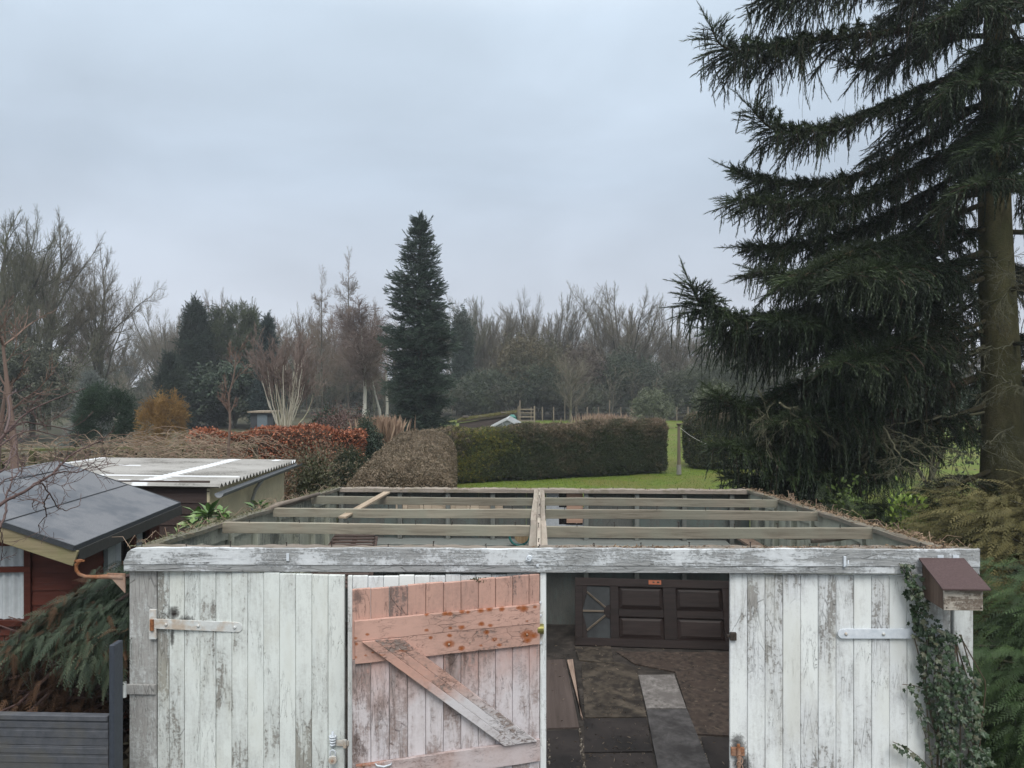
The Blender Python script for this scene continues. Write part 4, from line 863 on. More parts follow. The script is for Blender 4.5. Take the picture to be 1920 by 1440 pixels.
TR = [ # proto, px, top, d, width px, rot, label
 (oakD, 5, 378, 46, 250, .4, 'tall leafless tree at the left edge of the picture, the highest of the left group'),
 (oakA, 88, 402, 50, 190, 1.4, 'tall leafless tree with dense fine twigs, second from the left edge'),
 (oakB, 190, 462, 52, 190, 2.2, 'broad round-headed leafless tree at the right end of the left group, beside the open sky'),
 (oakD, 60, 520, 44, 150, 3., 'lower dark leafless tree between the two tallest on the left'),
 (vasB, 312, 556, 78, 120, .3, 'pale thin leafless tree between the left group and the dark cypress'),
 (vasC, 415, 548, 80, 130, 1., 'fan of leafless branches just behind the dark cypress and pine'),
 (vasA, 492, 562, 82, 120, 2., 'leafless tree behind the small blue green conifer'),
 (vasC, 560, 574, 76, 110, 4., 'brownish leafless tree left of the two thin larches'),
 (larA, 604, 500, 62, 70, 0., 'left and shorter of the two thin feathery larches'),
 (larA, 652, 466, 64, 82, 2., 'right and taller of the two thin feathery larches'),
 (birA, 684, 556, 44, 110, 0., 'slender white-stemmed birch left of the big dark spruce'),
 (vasC, 625, 580, 70, 150, 3., 'reddish brown leafless tree under the larches'),
 (vasC, 702, 566, 66, 110, 5., 'reddish leafless tree close to the left side of the spruce'),
 (vasD, 858, 535, 74, 110, 0., 'leafless tree directly right of the spruce with a dark ivy-clad stem in front'),
 (vasA, 915, 556, 76, 110, 1., 'upright olive vase-shaped leafless tree, second to the right of the spruce'),
 (vasB, 975, 556, 78, 100, 2.5, 'narrow leafless tree behind the yellowish bush, left one'),
 (vasA, 1040, 550, 78, 120, 4., 'leafless tree with dense twigs behind the yellowish bush, right one'),
 (vasB, 1108, 575, 80, 110, 5., 'smaller leafless tree filling the dip before the great vase-shaped one'),
 (vasA, 1168, 527, 74, 155, .6, 'great vase-shaped leafless tree, highest right of the centre'),
 (oakB, 1272, 588, 76, 110, 2., 'thin pale leafless tree just right of the great vase-shaped one'),
 (oakA, 1335, 612, 78, 120, 3., 'low leafless tree above the right hedge'),
 (oakB, 1420, 628, 76, 130, 5., 'low leafless tree half behind the lowest spruce bough'),
 (vasD, 1520, 640, 80, 120, 5., 'leafless tree seen through the spruce boughs, left of the thick trunk'),
]
for pr, px, ty, d, wp, rz_, lb in TR: place(pr, used, px, ty, d, -.1, H0, rz_, label=lb, wpx=wp)
rg = random.Random(77)
for i, (px, ty) in enumerate([(-60, 500), (30, 590), (140, 600), (240, 590), (290, 600), (350, 600), (445, 585), (530, 595), (590, 600), (650, 600), (740, 590), (800, 600), (890, 590), (945, 596), (1010, 598), (1070, 592), (1135, 600), (1210, 606), (1240, 622), (1300, 630), (1370, 640), (1460, 645), (1570, 650), (1640, 650), (1720, 640), (1800, 645), (1900, 640)]):
    place([vasA, vasB, vasC, vasD, oakA, oakB][i % 6], used, px + rg.uniform(-12, 12), ty, rg.uniform(88, 104), -.1, H0, rg.uniform(0, 6), label=LB, group=GB, wpx=rg.uniform(95, 135))
# second birch stems
BS = empty('young_birch', P(705, 790, 46) * [1, 1, 0], 'short leaning white birch stem left of the foot of the spruce', 'tree')
obj('trunk', MB().path([P(716, 800, 46), P(712, 770, 46), P(704, 740, 46), P(697, 705, 46)], [.09, .08, .05, .02], 6), BIRK, BS)
S = [[] for _ in range(3)]; rr_ = random.Random(2)
for t in range(6): grow(S, tuple(P(706 - t * 1.5, 750 - t * 9, 46)), (rr_.uniform(-1, 1), rr_.uniform(-1, 1), 1.), 1.6, .02, 0, 2, rr_, dict(FINE, ch=[2, 2, 0], n=[3, 3, 3], st=[0, 0, 0]))
obj('crown', MB().segs(sum(S, []), 3), TWIGP, BS)
BS2 = empty('young_birch', P(726, 790, 45) * [1, 1, 0], 'short straight white birch stem touching the left side of the spruce', 'tree')
obj('trunk', MB().path([P(725, 800, 45), P(726, 760, 45), P(724, 700, 45)], [.10, .09, .05], 6), BIRK, BS2)

def blob(mb, c, R, n, size, seed, clumps=60, tmpl=None, lump=.22, zflat=1., bias=.3, shape=None):
    rg = np.random.RandomState(seed); c = np.array(c); R = np.array(R)
    u = rg.normal(0, 1, (clumps, 3)); u /= np.linalg.norm(u, axis=1)[:, None]; u[:, 2] = np.where(u[:, 2] < -.4, -u[:, 2], u[:, 2])
    rad_ = rg.uniform(.45, 1., (clumps, 1)) ** .5; cc = u * rad_
    if shape is not None: cc = shape(cc, rg)
    cs = rg.rand(clumps); k = rg.randint(0, clumps, n)
    p = cc[k] + rg.normal(0, lump, (n, 3)); D = p * (1 - bias) + rg.normal(0, .7, (n, 3)); D[:, 2] += bias
    p = c + p * R; p[:, 2] = np.maximum(p[:, 2], .0)
    T, TF = tmpl or T_clump
    mb.scat(T, TF, p, frames(D, rg.rand(n) * 6), rg.uniform(.7, 1.3, n) * size, np.clip(cs[k] * .6 + rg.rand(n) * .4, 0, 1))
def bush(name, px, topy, d, wpx, n, size, mt, label, seed, cat='bush', depth=None, base=0., clumps=60, stem=True, shape=None, lump=.22, tmpl=None, kind=None):
    g = P(px, 0, d); g[2] = base; h = HC - (topy - 720) / FPX * d - base; wr = wpx / 2 / FPX * d
    m = MB(); blob(m, g + [0, 0, h * .5], (wr / 1.15, depth or wr / 1.15, h * .5 / 1.12), n, size, seed, clumps, shape=shape, lump=lump, tmpl=tmpl)
    if kind == 'stuff': return tag(obj(name, m, mt, at=g), label, cat, kind='stuff')
    r = empty(name, g, label, cat); obj('foliage', m, mt, r)
    if stem:
        s = MB(); rg = random.Random(seed)
        for k in range(4): a = rg.uniform(0, 6); s.path([g, g + [wr * .1 * cos(a), wr * .1 * sin(a), h * .25], g + [wr * .2 * cos(a), wr * .2 * sin(a), h * .5]], [h * .018, h * .012, h * .004], 5)
        obj('stem', s, BARK, r)
    return r
EVD = leafm('dark_evergreen', [(.016, .028, .018), (.028, .048, .028), (.045, .065, .038)], big=.7, bigcol=(.045, .05, .03), bscale=.25)
EVG = leafm('grey_evergreen', [(.035, .045, .028), (.062, .075, .045), (.09, .10, .06)], big=.8, bigcol=(.075, .07, .048), bscale=.2)
EVH = leafm('mid_evergreen', [(.028, .038, .022), (.045, .06, .035), (.065, .08, .045)], big=.8, bigcol=(.06, .058, .038), bscale=.3)
EVY = leafm('yellowish_scrub', [(.06, .055, .03), (.10, .085, .045), (.14, .11, .06)], big=.6, bigcol=(.05, .06, .03), bscale=.4)
# undergrowth of the wood: one uncountable mass
m = MB(); rg = random.Random(31)
for px in range(-120, 2080, 34):
    d = rg.uniform(66, 84); h = rg.uniform(40, 78) if px > 830 else rg.uniform(45, 100); g = P(px, 0, d); hh = HC - (790 - h - 720) / FPX * d
    blob(m, (g[0], g[1], hh * .48), (rg.uniform(1.6, 2.6), 2.2, hh * .52), 1700, .19, px + 999, 40, lump=.22)
tag(obj('undergrowth', m, EVG), 'dark evergreen undergrowth along the foot of the wood', 'undergrowth', kind='stuff')
m = MB(); S = [[] for _ in range(4)]
for i in range(260): px = rg.uniform(-100, 2000); p = P(px, 0, rg.uniform(64, 86)); p[2] = 0; grow(S, tuple(p), (rg.uniform(-.3, .3), rg.uniform(-.3, .3), 1.), rg.uniform(2.5, 4.), .03, 0, 2, rg, dict(BIRCH, st=[1, 0, 0], n=[5, 4, 3], ch=[2, 2, 0], lr=[.5, .5], rmin=.010))
m.segs(sum(S, []), 3); tag(obj('brushwood', m, TWIG), 'bare brushwood standing in front of the wood', 'brushwood', kind='stuff')
# ivy-clad columns and named bushes of the wood edge
bush('ivy_clad_tree', 868, 590, 70, 42, 5720, .18, EVD, 'dark ivy-clad narrow tree right of the spruce', 41, 'tree', clumps=30)
bush('scrub_bush', 1000, 640, 68, 150, 7920, .18, EVY, 'yellowish brown scrubby bush below the middle leafless trees', 42, clumps=50)
bush('scrub_bush', 1090, 655, 70, 110, 5280, .18, leafm('brown_scrub', [(.07, .055, .04), (.11, .085, .065), (.09, .08, .055)]), 'greyish brown scrub left of the great vase-shaped tree', 43)
bush('holly_bush', 1010, 690, 66, 130, 6600, .18, EVH, 'dark green holly below the yellowish bush', 44)
bush('holly_bush', 920, 700, 66, 150, 6600, .18, EVH, 'dark green holly behind the moss-roofed shed', 45)
bush('holly_bush', 1175, 660, 70, 130, 6600, .18, EVH, 'dark ivy mass round the foot of the great vase-shaped tree', 46)
bush('grey_green_thicket', 1400, 668, 62, 200, 9900, .18, EVG, 'grey green thicket behind the right hedge, left of the spruce boughs', 47, clumps=90)
bush('grey_green_thicket', 1300, 690, 64, 110, 5720, .18, EVG, 'smaller grey green thicket above the gap in the hedge', 48)
LG = leafm('lichen_green', [(.06, .075, .04), (.095, .11, .06), (.12, .13, .08)])
bush('twiggy_apple_tree', 1222, 734, 52, 78, 1500, .17, LG, 'small pale green twiggy tree beyond the right end of the long hedge', 49, 'tree', clumps=40)
bush('twiggy_apple_tree', 1338, 724, 34, 90, 1500, .13, LG, 'pale green drooping shrub above the left end of the right hedge', 50, 'tree', clumps=40)
# dark cypress, pine and little conifer at left centre
CYD = leafm('cypress_dark', [(.012, .024, .016), (.024, .042, .026), (.045, .062, .036)], big=.5, bigcol=(.03, .038, .03), bscale=.5)
TF1 = T_tuft(9, .8, 2, .5, .10)
def cone(pw=1.): 
    def f(cc, rg): z = rg.uniform(-1, 1, len(cc)) ; r = (1 - (z + 1) / 2) ** pw; a = rg.rand(len(cc)) * 2 * pi; q = rg.uniform(.55, 1, len(cc)); return np.c_[np.cos(a) * r * q, np.sin(a) * r * q, z]
    return f
bush('cypress', 366, 570, 54, 112, 6500, .5, CYD, 'dark bushy cypress with a pointed tip, left of the olive pine', 51, 'tree', clumps=120, shape=cone(.62), lump=.09, tmpl=TF1)
bush('cypress', 320, 668, 50, 90, 2600, .45, CYD, 'low dark skirt of cypress left of the bigger cypress', 52, 'tree', clumps=60, shape=cone(.6), lump=.1, tmpl=TF1)
def shelf(cc, rg): z = rg.choice([-.75, -.35, .0, .35, .7, .95], len(cc)); r = np.sqrt(np.clip(1 - (z * .85) ** 2, .05, 1)); a = rg.rand(len(cc)) * 2 * pi; q = rg.uniform(.2, 1, len(cc)) ** .5; return np.c_[np.cos(a) * r * q, np.sin(a) * r * q, z + rg.normal(0, .05, len(cc))]
bush('pine', 440, 583, 56, 135, 6500, .42, leafm('pine_olive', [(.035, .048, .026), (.065, .08, .04), (.10, .12, .058)], big=.4, bigcol=(.04, .055, .04), bscale=.5), 'olive green layered pine between the cypress and the small conifer', 53, 'tree', clumps=80, shape=shelf, lump=.09, tmpl=TF1)
bush('small_conifer', 503, 594, 50, 74, 3600, .42, leafm('bluegreen', [(.014, .03, .028), (.028, .05, .044), (.05, .075, .062)]), 'small blue green pointed conifer right of the olive pine', 54, 'tree', clumps=70, shape=cone(.7), lump=.08, tmpl=TF1)
bush('cypress', 440, 690, 52, 150, 2600, .35, EVD, 'dark evergreen mass under the pine', 55, 'bush')
# garden conifers on the left
bush('grey_conifer', 172, 700, 30, 110, 3800, .22, leafm('silver_grey', [(.10, .12, .11), (.16, .18, .165), (.24, .26, .24)]), 'silvery grey loose conifer at left, behind the dark yew', 56, 'tree', clumps=50, shape=cone(.7), lump=.10, tmpl=TF1)
bush('yew', 200, 722, 27, 118, 5200, .17, leafm('yew_green', [(.012, .028, .014), (.02, .045, .02), (.03, .06, .026)]), 'dark green rounded yew left of the golden conifer', 57, 'tree', clumps=80, lump=.12, tmpl=TF1)
def twin(cc, rg): k = rg.rand(len(cc)) < .5; cc = cc.copy(); cc[:, 0] = cc[:, 0] * .62 + np.where(k, -.38, .38); cc[:, 2] = cc[:, 2] * np.where(k, .92, 1.) + np.where(k, -.08, .0); return cc
bush('golden_conifer', 303, 730, 26, 92, 5600, .12, leafm('golden', [(.13, .07, .02), (.25, .145, .04), (.36, .23, .08)]), 'golden orange twin-topped conifer', 58, 'tree', clumps=90, lump=.11, shape=twin, tmpl=TF1)
bush('dark_bush', 612, 772, 30, 48, 1500, .10, EVD, 'small round dark green bush right of the white-stemmed shrub', 59, clumps=30)
bush('dark_bush', 15, 640, 40, 200, 6600, .18, EVG, 'dark evergreen clump low behind the bare trees at the left edge', 60)

# the central spruce
def spruce(px, topy, d, wpx, label):
    g = P(px, 0, d); g[2] = 0; h = HC - (topy - 720) / FPX * d; wr = wpx / 2 / FPX * d; r = empty('spruce', g, label, 'tree')
    obj('trunk', MB().path([g, g + [0, 0, h * .5], g + [.05, 0, h * .97]], [.24, .15, .03], 8), BARK, r)
    rg = np.random.RandomState(5); pos = []; D = []; sc = []; R = []; B = MB()
    nb = 620
    for i in range(nb):
        t = (i + rg.rand()) / nb; z = h * (.04 + .955 * t); prof = min(1., (1 - t) ** .62 * 1.5 + .02) if t > .4 else .86 + .14 * t / .4
        prof *= (.86 + .14 * sin(t * 31) + rg.uniform(-.24, .20)); 
        a = rg.rand() * 2 * pi; L = wr * prof
        if abs(t - .72) < .03 and cos(a) < -.3: L *= 1.25
        n = max(4, int(L / .13)); shade = rg.rand() * .5
        el0 = -.10 + .55 * t
        for k in range(n):
            s = (k + rg.rand()) / n; s = s ** .6; p = g + np.array([cos(a) * L * s, sin(a) * L * s, z + L * (el0 * s - .38 * s * s + .22 * s ** 4)])
            side = rg.normal(0, .16 * (1.2 - s) * L + .04); p += np.array([-sin(a), cos(a), 0]) * side
            dd = np.array([cos(a), sin(a), el0 - .5 * s + .75 * s ** 3]) + np.array([-sin(a), cos(a), 0]) * np.sign(side) * .7 + rg.normal(0, .22, 3); pos.append(p); D.append(dd); sc.append(rg.uniform(.30, .48) * (1 - .40 * t)); R.append(np.clip(shade + rg.rand() * .3 + .2 * s, 0, 1))
        B.path([g + [0, 0, z], g + np.array([cos(a) * L * .9, sin(a) * L * .9, z + L * (el0 - .3) * .9])], [.02, .008], 3)
    for i in range(14): pos.append(g + [rg.normal(0, .05), rg.normal(0, .05), h * (.93 + .006 * i)]); D.append((rg.normal(0, .4), rg.normal(0, .4), 1)); sc.append(.3); R.append(.6)
    pos.append(g + [.22, 0, h * .955]); D.append((.1, 0, 1)); sc.append(.55); R.append(.5)
    T, TF = T_tuft(16, .85, 9, .42, .085)
    n = len(pos); rg2 = np.random.RandomState(7)
    p2 = np.repeat(np.array(pos), 2, 0) + rg2.normal(0, .06, (2 * n, 3)); D2 = np.repeat(np.array(D), 2, 0) + rg2.normal(0, .35, (2 * n, 3))
    obj('branches', B, BARK, r)
    obj('foliage', MB().scat(T, TF, p2, frames(D2, rg2.rand(2 * n) * 6), np.repeat(sc, 2) * 1.1, np.repeat(R, 2)), leafm('spruce_green', [(.012, .026, .018), (.024, .046, .030), (.085, .12, .085)], .5, .4), r)
    return r
spruce(786, 408, 34, 128, 'big dark pointed spruce standing alone left of the centre')
print('veg1')
# ------------------------------------------------------------------ hedges
def hedge(name, p0, p1, W, H, n, size, mt, core, label, seed, r=.3, colf=None, tmpl=None, rough=.045, H1=None, cat='hedge'):
    p0 = np.array([p0[0], p0[1], 0.]); p1 = np.array([p1[0], p1[1], 0.]); L = np.linalg.norm(p1 - p0); u = (p1 - p0) / L; v = np.array([-u[1], u[0], 0]); H1 = H1 or H
    hb = np.array([L / 2, W / 2, max(H, H1) / 2]); rg = np.random.RandomState(seed); c0 = (p0 + p1) / 2
    def to(s, grow_=0.):
        c = np.clip(s, -(hb - r), hb - r); d = s - c; nn = np.linalg.norm(d, axis=1)[:, None]; d = d / (nn + 1e-9)
        q = c + d * (r + grow_); t = (q[:, :1] + L / 2) / L; hz = (H * (1 - t) + H1 * t) / max(H, H1)
        lump = rough * (np.sin(q[:, :1] * 2.3 + seed) + np.sin(q[:, :1] * 5.1 + q[:, 2:] * 3 + seed) * .6 + np.sin(q[:, 1:2] * 4.2 + q[:, 2:] * 2.7) * .5); q = q + d * lump
        return c0 + q[:, :1] * u + q[:, 1:2] * v + (q[:, 2:] + hb[2]) * hz * np.array([[0, 0, 1.]]), d
    # core
    m = MB()
    for ax in range(3):
        a, b = [i for i in range(3) if i != ax]; na, nb = max(4, int(hb[a] * 2 / .15)), max(4, int(hb[b] * 2 / .15))
        A, B = np.meshgrid(np.linspace(-1, 1, na), np.linspace(-1, 1, nb))
        for sg in (-1, 1):
            s = np.zeros((A.size, 3)); s[:, a] = A.ravel() * hb[a]; s[:, b] = B.ravel() * hb[b]; s[:, ax] = sg * hb[ax]; V, _ = to(s, -.045)
            i, j = np.meshgrid(np.arange(na - 1), np.arange(nb - 1)); q = (j * na + i).ravel(); m.add(V, np.c_[q, q + 1, q + na + 1, q + na])
    root = empty(name, p0, label, cat); obj('inner_branches', m, core, root)
    ar = np.array([hb[1] * hb[2] * 2, hb[0] * hb[2] * 2, hb[0] * hb[1]]); ax = rg.choice(3, n, p=ar / ar.sum()); s = rg.uniform(-1, 1, (n, 3)) * hb
    sg = np.where(rg.rand(n) < .5, -1, 1); sg[ax == 2] = 1; s[np.arange(n), ax] = sg * hb[ax]; V, d = to(s, 0); V += d * (rg.normal(0, .03, (n, 1)) + .05 * (rg.rand(n, 1) < .04)); V[:, 2] = np.maximum(V[:, 2], -.02)
    D = d * .8 + rg.normal(0, .75, (n, 3)); T, TF = tmpl or T_clump
    cr = colf(V, (V[:, 2]) / max(H, H1), (V - p0) @ u / L, rg) if colf else rg.rand(n)
    obj('foliage', MB().scat(T, TF, V, frames(D, rg.rand(n) * 6), rg.uniform(.7, 1.3, n) * size, np.clip(cr, 0, 1)), mt, root)
    return root
HG = leafm('privet_hedge', [(.20, .17, .02), (.08, .10, .022), (.028, .042, .014), (.040, .045, .018), (.085, .068, .038), (.15, .11, .072), (.23, .17, .12)], .6, .3)
HCORE = speck('hedge_inside', (.016, .016, .010), (.03, .028, .018), 12, rough=.9)
def colA(V, z, t, rg):
    b = .36 + .52 * np.clip((z - .55) * 1.6, 0, 1) + rg.normal(0, .13, len(z)); b += .09 * np.sin(V[:, 0] * 1.7) + .12 * np.sin(V[:, 0] * 6.3 + 2 * np.sin(V[:, 2] * 5)) * np.sin(V[:, 2] * 8); b = np.maximum(b, .30 + .1 * rg.rand(len(b)))
    y = np.exp(-((V[:, 0] + 1.9 + .4 * np.sin(V[:, 2] * 4)) / .75) ** 2) * (z < .98); return np.where(rg.rand(len(z)) < y * .8, rg.uniform(0, .3, len(z)), b)
a0, a1 = P(800, 905, 22.4), P(1262, 886, 25.5); nrm = np.array([-(a1 - a0)[1], (a1 - a0)[0], 0]); nrm /= np.linalg.norm(nrm)
hedge('clipped_hedge', a0 + nrm * .75, a1 + nrm * .75 + [-.12, 0, 0], 1.5, 1.50, 64000, .052, HG, HCORE, 'long clipped hedge, brown on top and dark green below, across the lawn behind the garage', 3, .32, colA, H1=1.76)
def colB(V, z, t, rg): return .72 + .3 * np.clip(z - .5, 0, 1) + rg.normal(0, .14, len(z)) - .25 * (z < .3)
c0, c1 = P(745, 900, 12.3), P(792, 830, 22.0)
hedge('clipped_hedge', c0, c1, 1.78, 1.53, 52000, .042, leafm('brown_hedge', [(.04, .038, .02), (.07, .058, .032), (.115, .09, .056), (.165, .125, .082), (.225, .175, .12)]), speck('brown_hedge_inside', (.035, .03, .018), (.06, .048, .035), 12, rough=.9), 'pale brown rounded hedge running away from the back left corner of the garage', 4, .5, lambda V, z, t, rg: .45 + .25 * z + rg.normal(0, .2, len(z)) + .15 * np.sin(V[:, 0] * 7) * np.sin(V[:, 1] * 3) , rough=.05, H1=1.58)
def colC(V, z, t, rg): return .36 + .5 * np.clip((z - .72) * 2, 0, 1) + rg.normal(0, .13, len(z))
hedge('clipped_hedge', P(1290, 880, 26.6) + [.15, .8, 0], P(1560, 880, 26.6) + [0, .8, 0], 1.6, 1.88, 20000, .07, HG, HCORE, 'dark clipped hedge right of the gap and the washing line post', 6, .38, colC)
BE = leafm('beech_copper', [(.10, .03, .014), (.22, .065, .028), (.34, .11, .05), (.42, .18, .10), (.16, .07, .04)], .5, .4)
T_bl = (T_leaf[0] * [1, 1.1, 1], T_leaf[1])
hedge('beech_hedge', P(362, 870, 17.6), P(682, 870, 18.4), .8, 1.86, 26000, .06, BE, speck('beech_inside', (.05, .028, .018), (.09, .05, .032), 12, rough=.9), 'copper red beech hedge with dry leaves, behind the corrugated shed', 7, .15, None, tmpl=T_bl, rough=.07, H1=1.9)
# rough bushes between shed and brown hedge
bush('bramble_bush', 600, 838, 15.5, 130, 5200, .06, leafm('bramble_brown', [(.06, .045, .025), (.12, .075, .045), (.17, .10, .06), (.07, .08, .035)]), 'brownish bramble bush right of the cream shed wall', 61, tmpl=T_leaf)
bush('yew', 655, 838, 14.8, 80, 5200, .08, leafm('yew_olive', [(.025, .035, .018), (.04, .055, .026), (.06, .075, .035)]), 'olive green evergreen between the beech hedge and the pale brown hedge', 62, tmpl=TF1, lump=.13)
bush('ivy_bush', 588, 868, 11.5, 80, 4200, .055, leafm('olive_mix', [(.03, .035, .018), (.06, .065, .03), (.10, .085, .05)]), 'dark olive bush against the far end of the left garage wall', 63, tmpl=T_leaf)
bush('ivy_bush', 690, 795, 19.5, 62, 1800, .07, EVD, 'dark gap of evergreen right of the beech hedge', 64)
bush('purple_bush', 640, 765, 25, 130, 3800, .07, leafm('purple_brown', [(.07, .04, .035), (.11, .065, .055), (.14, .085, .07)]), 'purple brown twiggy bush right of the white-stemmed shrub', 65, tmpl=T_leaf)
# tan grasses
GT = leafm('tan_grass', [(.17, .11, .075), (.28, .19, .13), (.36, .27, .19)])
def grass_clump(px, py, d, wpx, h, n, label, seed):
    g = P(px, 0, d); g[2] = HC - (py - 720) / FPX * d - h; rg = np.random.RandomState(seed); m = MB(); wr = wpx / 2 / FPX * d
    p = g + np.c_[rg.normal(0, wr * .45, n), rg.normal(0, wr * .3, n), np.zeros(n)]; D = np.c_[rg.normal(0, .18, (n, 2)), np.ones(n)]
    T = np.array([(0, -.010, 0), (0, .010, 0), (.8, .014, 0), (1, 0, .05)]); m.scat(T, np.array([[0, 1, 2, 3]]), p, frames(D, rg.rand(n) * 6), rg.uniform(.6, 1.1, n) * h)
    g[2] = 0; return tag(obj('dry_grass_clump', m, GT, at=g), label, 'grass clump')
grass_clump(716, 782, 22, 70, 1.1, 1400, 'pinkish dry ornamental grass left of the foot of the spruce', 1)
grass_clump(905 + 230, 776, 58, 110, 1.6, 1500, 'pale dry grass clump at the far edge of the field', 2)

# white-stemmed shrub
WS = empty('white_stemmed_shrub', P(536, 815, 21.5) * [1, 1, 0], 'bare shrub with many whitish stems rising behind the beech hedge', 'shrub')
rr_ = random.Random(12); m = MB(); S = [[] for _ in range(4)]; g = P(536, 822, 21.5)
for k in range(34):
    a = rr_.uniform(0, 2 * pi); r0 = rr_.uniform(0, .25); b = g + np.array([r0 * cos(a), r0 * sin(a), 0]); spx = cos(a) * rr_.uniform(.15, .75); h = rr_.uniform(1.3, 2.3)
    if k == 1: spx = .85; h = 1.25
    pts = [b, b + [spx * .25, sin(a) * .1, h * .3], b + [spx * .6, sin(a) * .3, h * .62], b + [spx * .8 + rr_.gauss(0, .05), sin(a) * .45, h]]
    t = np.linspace(0, 3, 9); pp = np.array([[np.interp(x, range(4), np.array(pts)[:, i]) for i in range(3)] for x in t]); pp[1:-1] += np.random.RandomState(k).normal(0, .012, (7, 3))
    m.path(pp, np.linspace(.024, .007, 9), 6)
    d = pp[-1] - pp[-3]; d /= np.linalg.norm(d)
    for _ in range(3): grow(S, tuple(pp[rr_.choice([4, 5, 6, 7, 8])]), (d[0] + rr_.gauss(0, .3), d[1] + rr_.gauss(0, .3), d[2]), rr_.uniform(.6, 1.0), .010, 1, 3, rr_, dict(SHRUB, rmin=.004))
obj('stem', m, leafm('white_stem', [(.42, .38, .30), (.58, .54, .45), (.34, .32, .22)], .8), WS); obj('crown', MB().segs(sum(S, []), 3), TWIGP, WS)
# sapling and other thin plants
def sapling(name, pts, r0, label, mt, seed, tw=14, L=.7, cat='tree', an=.9):
    pts = np.array(pts); b = pts[0].copy(); R = empty(name, b, label, cat); n = 14; t = np.linspace(0, len(pts) - 1, n); pp = np.array([[np.interp(x, range(len(pts)), pts[:, i]) for i in range(3)] for x in t])
    obj('trunk', MB().path(pp, np.linspace(r0, r0 * .25, n), 7), mt, R); rg = random.Random(seed); S = [[] for _ in range(4)]
    for k in range(tw):
        i = rg.randint(3, n - 2); a = rg.uniform(0, 2 * pi); grow(S, tuple(pp[i]), (cos(a), sin(a), an), L * rg.uniform(.5, 1), r0 * .3, 1, 3, rg, dict(OAK, ch=[2, 1, 1, 0, 0], rmin=.003))
    obj('crown', MB().segs(sum(S, []), 3), mt, R); return R
RBK = leafm('reddish_bark', [(.11, .065, .05), (.17, .11, .085), (.14, .10, .08)], .7)
DRB = leafm('dark_red_twig', [(.055, .03, .028), (.10, .06, .052), (.075, .045, .04)], .6, .4)
sapling('sapling', [P(x, y, 13) for x, y in ((430, 900), (428, 845), (432, 790), (428, 745), (440, 700), (442, 660))], .030, 'slender leafless sapling behind the corrugated roof', RBK, 3, 12, .42, an=1.9)
sapling('small_bare_tree', [P(x, y, 60) for x, y in ((1070, 792), (1070, 760), (1071, 735), (1072, 705))], .12, 'small round leafless tree at the near edge of the wood, beyond the long hedge', TWIG, 5, 46, 2.4, an=1.3)
sapling('reddish_tree', [P(x, y, 9.5) for x, y in ((28, 900), (26, 830), (18, 760), (10, 690), (4, 630))], .052, 'reddish-stemmed bare tree at the left edge beyond the cabin', RBK, 6, 6, .8)
sapling('reddish_tree', [P(x, y, 9.9) for x, y in ((-6, 900), (0, 800), (12, 720), (4, 650))], .035, 'thinner reddish stem crossing the one at the left edge', RBK, 7, 4, .7)
# overhanging bare branch near the camera, above the cabin roof
NBR = empty('overhanging_branches', P(-40, 980, 4.3), 'dark reddish bare branches reaching in from the left edge over the cabin roof', 'branches')
def lift(L, d0, d1, n=5):
    L = np.array(L, float); k = len(L); dd = np.linspace(d0, d1, k); pts = np.array([P(x, y, d) for (x, y), d in zip(L, dd)]); t = np.linspace(0, k - 1, (k - 1) * n + 1)
    out = np.array([[np.interp(x, range(k), pts[:, i]) for i in range(3)] for x in t]); sm = out.copy(); sm[1:-1] = (out[:-2] + out[1:-1] * 2 + out[2:]) / 4; return sm
BRL = [([(-60, 1000), (0, 944), (40, 925), (70, 905), (98, 889), (122, 862), (152, 842), (192, 826)], .0085), ([(98, 889), (120, 884), (145, 886), (180, 874), (216, 869)], .004), ([(145, 886), (150, 875), (175, 868), (200, 862)], .003), ([(110, 872), (135, 877), (165, 872)], .003),
       ([(60, 912), (78, 905), (92, 926), (108, 952), (122, 958), (150, 948), (152, 925)], .004), ([(92, 926), (82, 945), (88, 965), (72, 985), (74, 1000)], .0035), ([(82, 945), (62, 935), (60, 950), (70, 962)], .0025), ([(75, 900), (95, 905), (120, 912)], .0025),
       ([(-40, 870), (0, 830), (25, 795), (55, 770), (110, 745), (160, 728)], .006), ([(-30, 860), (5, 818), (40, 790), (85, 797), (140, 808)], .006), ([(0, 836), (30, 815), (60, 805), (110, 818), (160, 815)], .004), ([(10, 812), (18, 780), (14, 745), (30, 730)], .006), ([(-40, 900), (10, 880), (20, 850), (30, 820)], .006),
       ([(20, 900), (40, 880), (55, 850)], .004), ([(0, 990), (12, 960), (10, 930), (22, 905), (24, 870)], .006), ([(-20, 930), (6, 900), (30, 893), (52, 900)], .004), ([(5, 870), (30, 850), (30, 835), (45, 800)], .003), ([(-30, 1010), (0, 990), (6, 1015), (0, 1060)], .003)]
for L, r in BRL:
    pp = lift(L, 4.0, 4.7); pp[1:-1] += np.random.RandomState(int(r * 1e5) + len(L)).normal(0, .0022, (len(pp) - 2, 3)); b = obj('branch', MB().path(pp, np.linspace(r * 1.25, r * .4, len(pp)), 6), DRB, NBR, smooth=True)
S = [[] for _ in range(4)]; rg = random.Random(4)
for L, r in BRL:
    pp = lift(L, 4.0, 4.7)
    for k in range(5): p = pp[rg.randint(2, len(pp) - 1)]; a = rg.uniform(-1, 1); grow(S, tuple(p), (a, rg.gauss(0, .3), rg.gauss(.3, .5)), rg.uniform(.06, .2), .0022, 2, 3, rg, dict(OAK, rmin=.0012, ch=[1, 1, 1, 0, 0]))
obj('twigs', MB().segs(sum(S, []), 4), DRB, NBR)

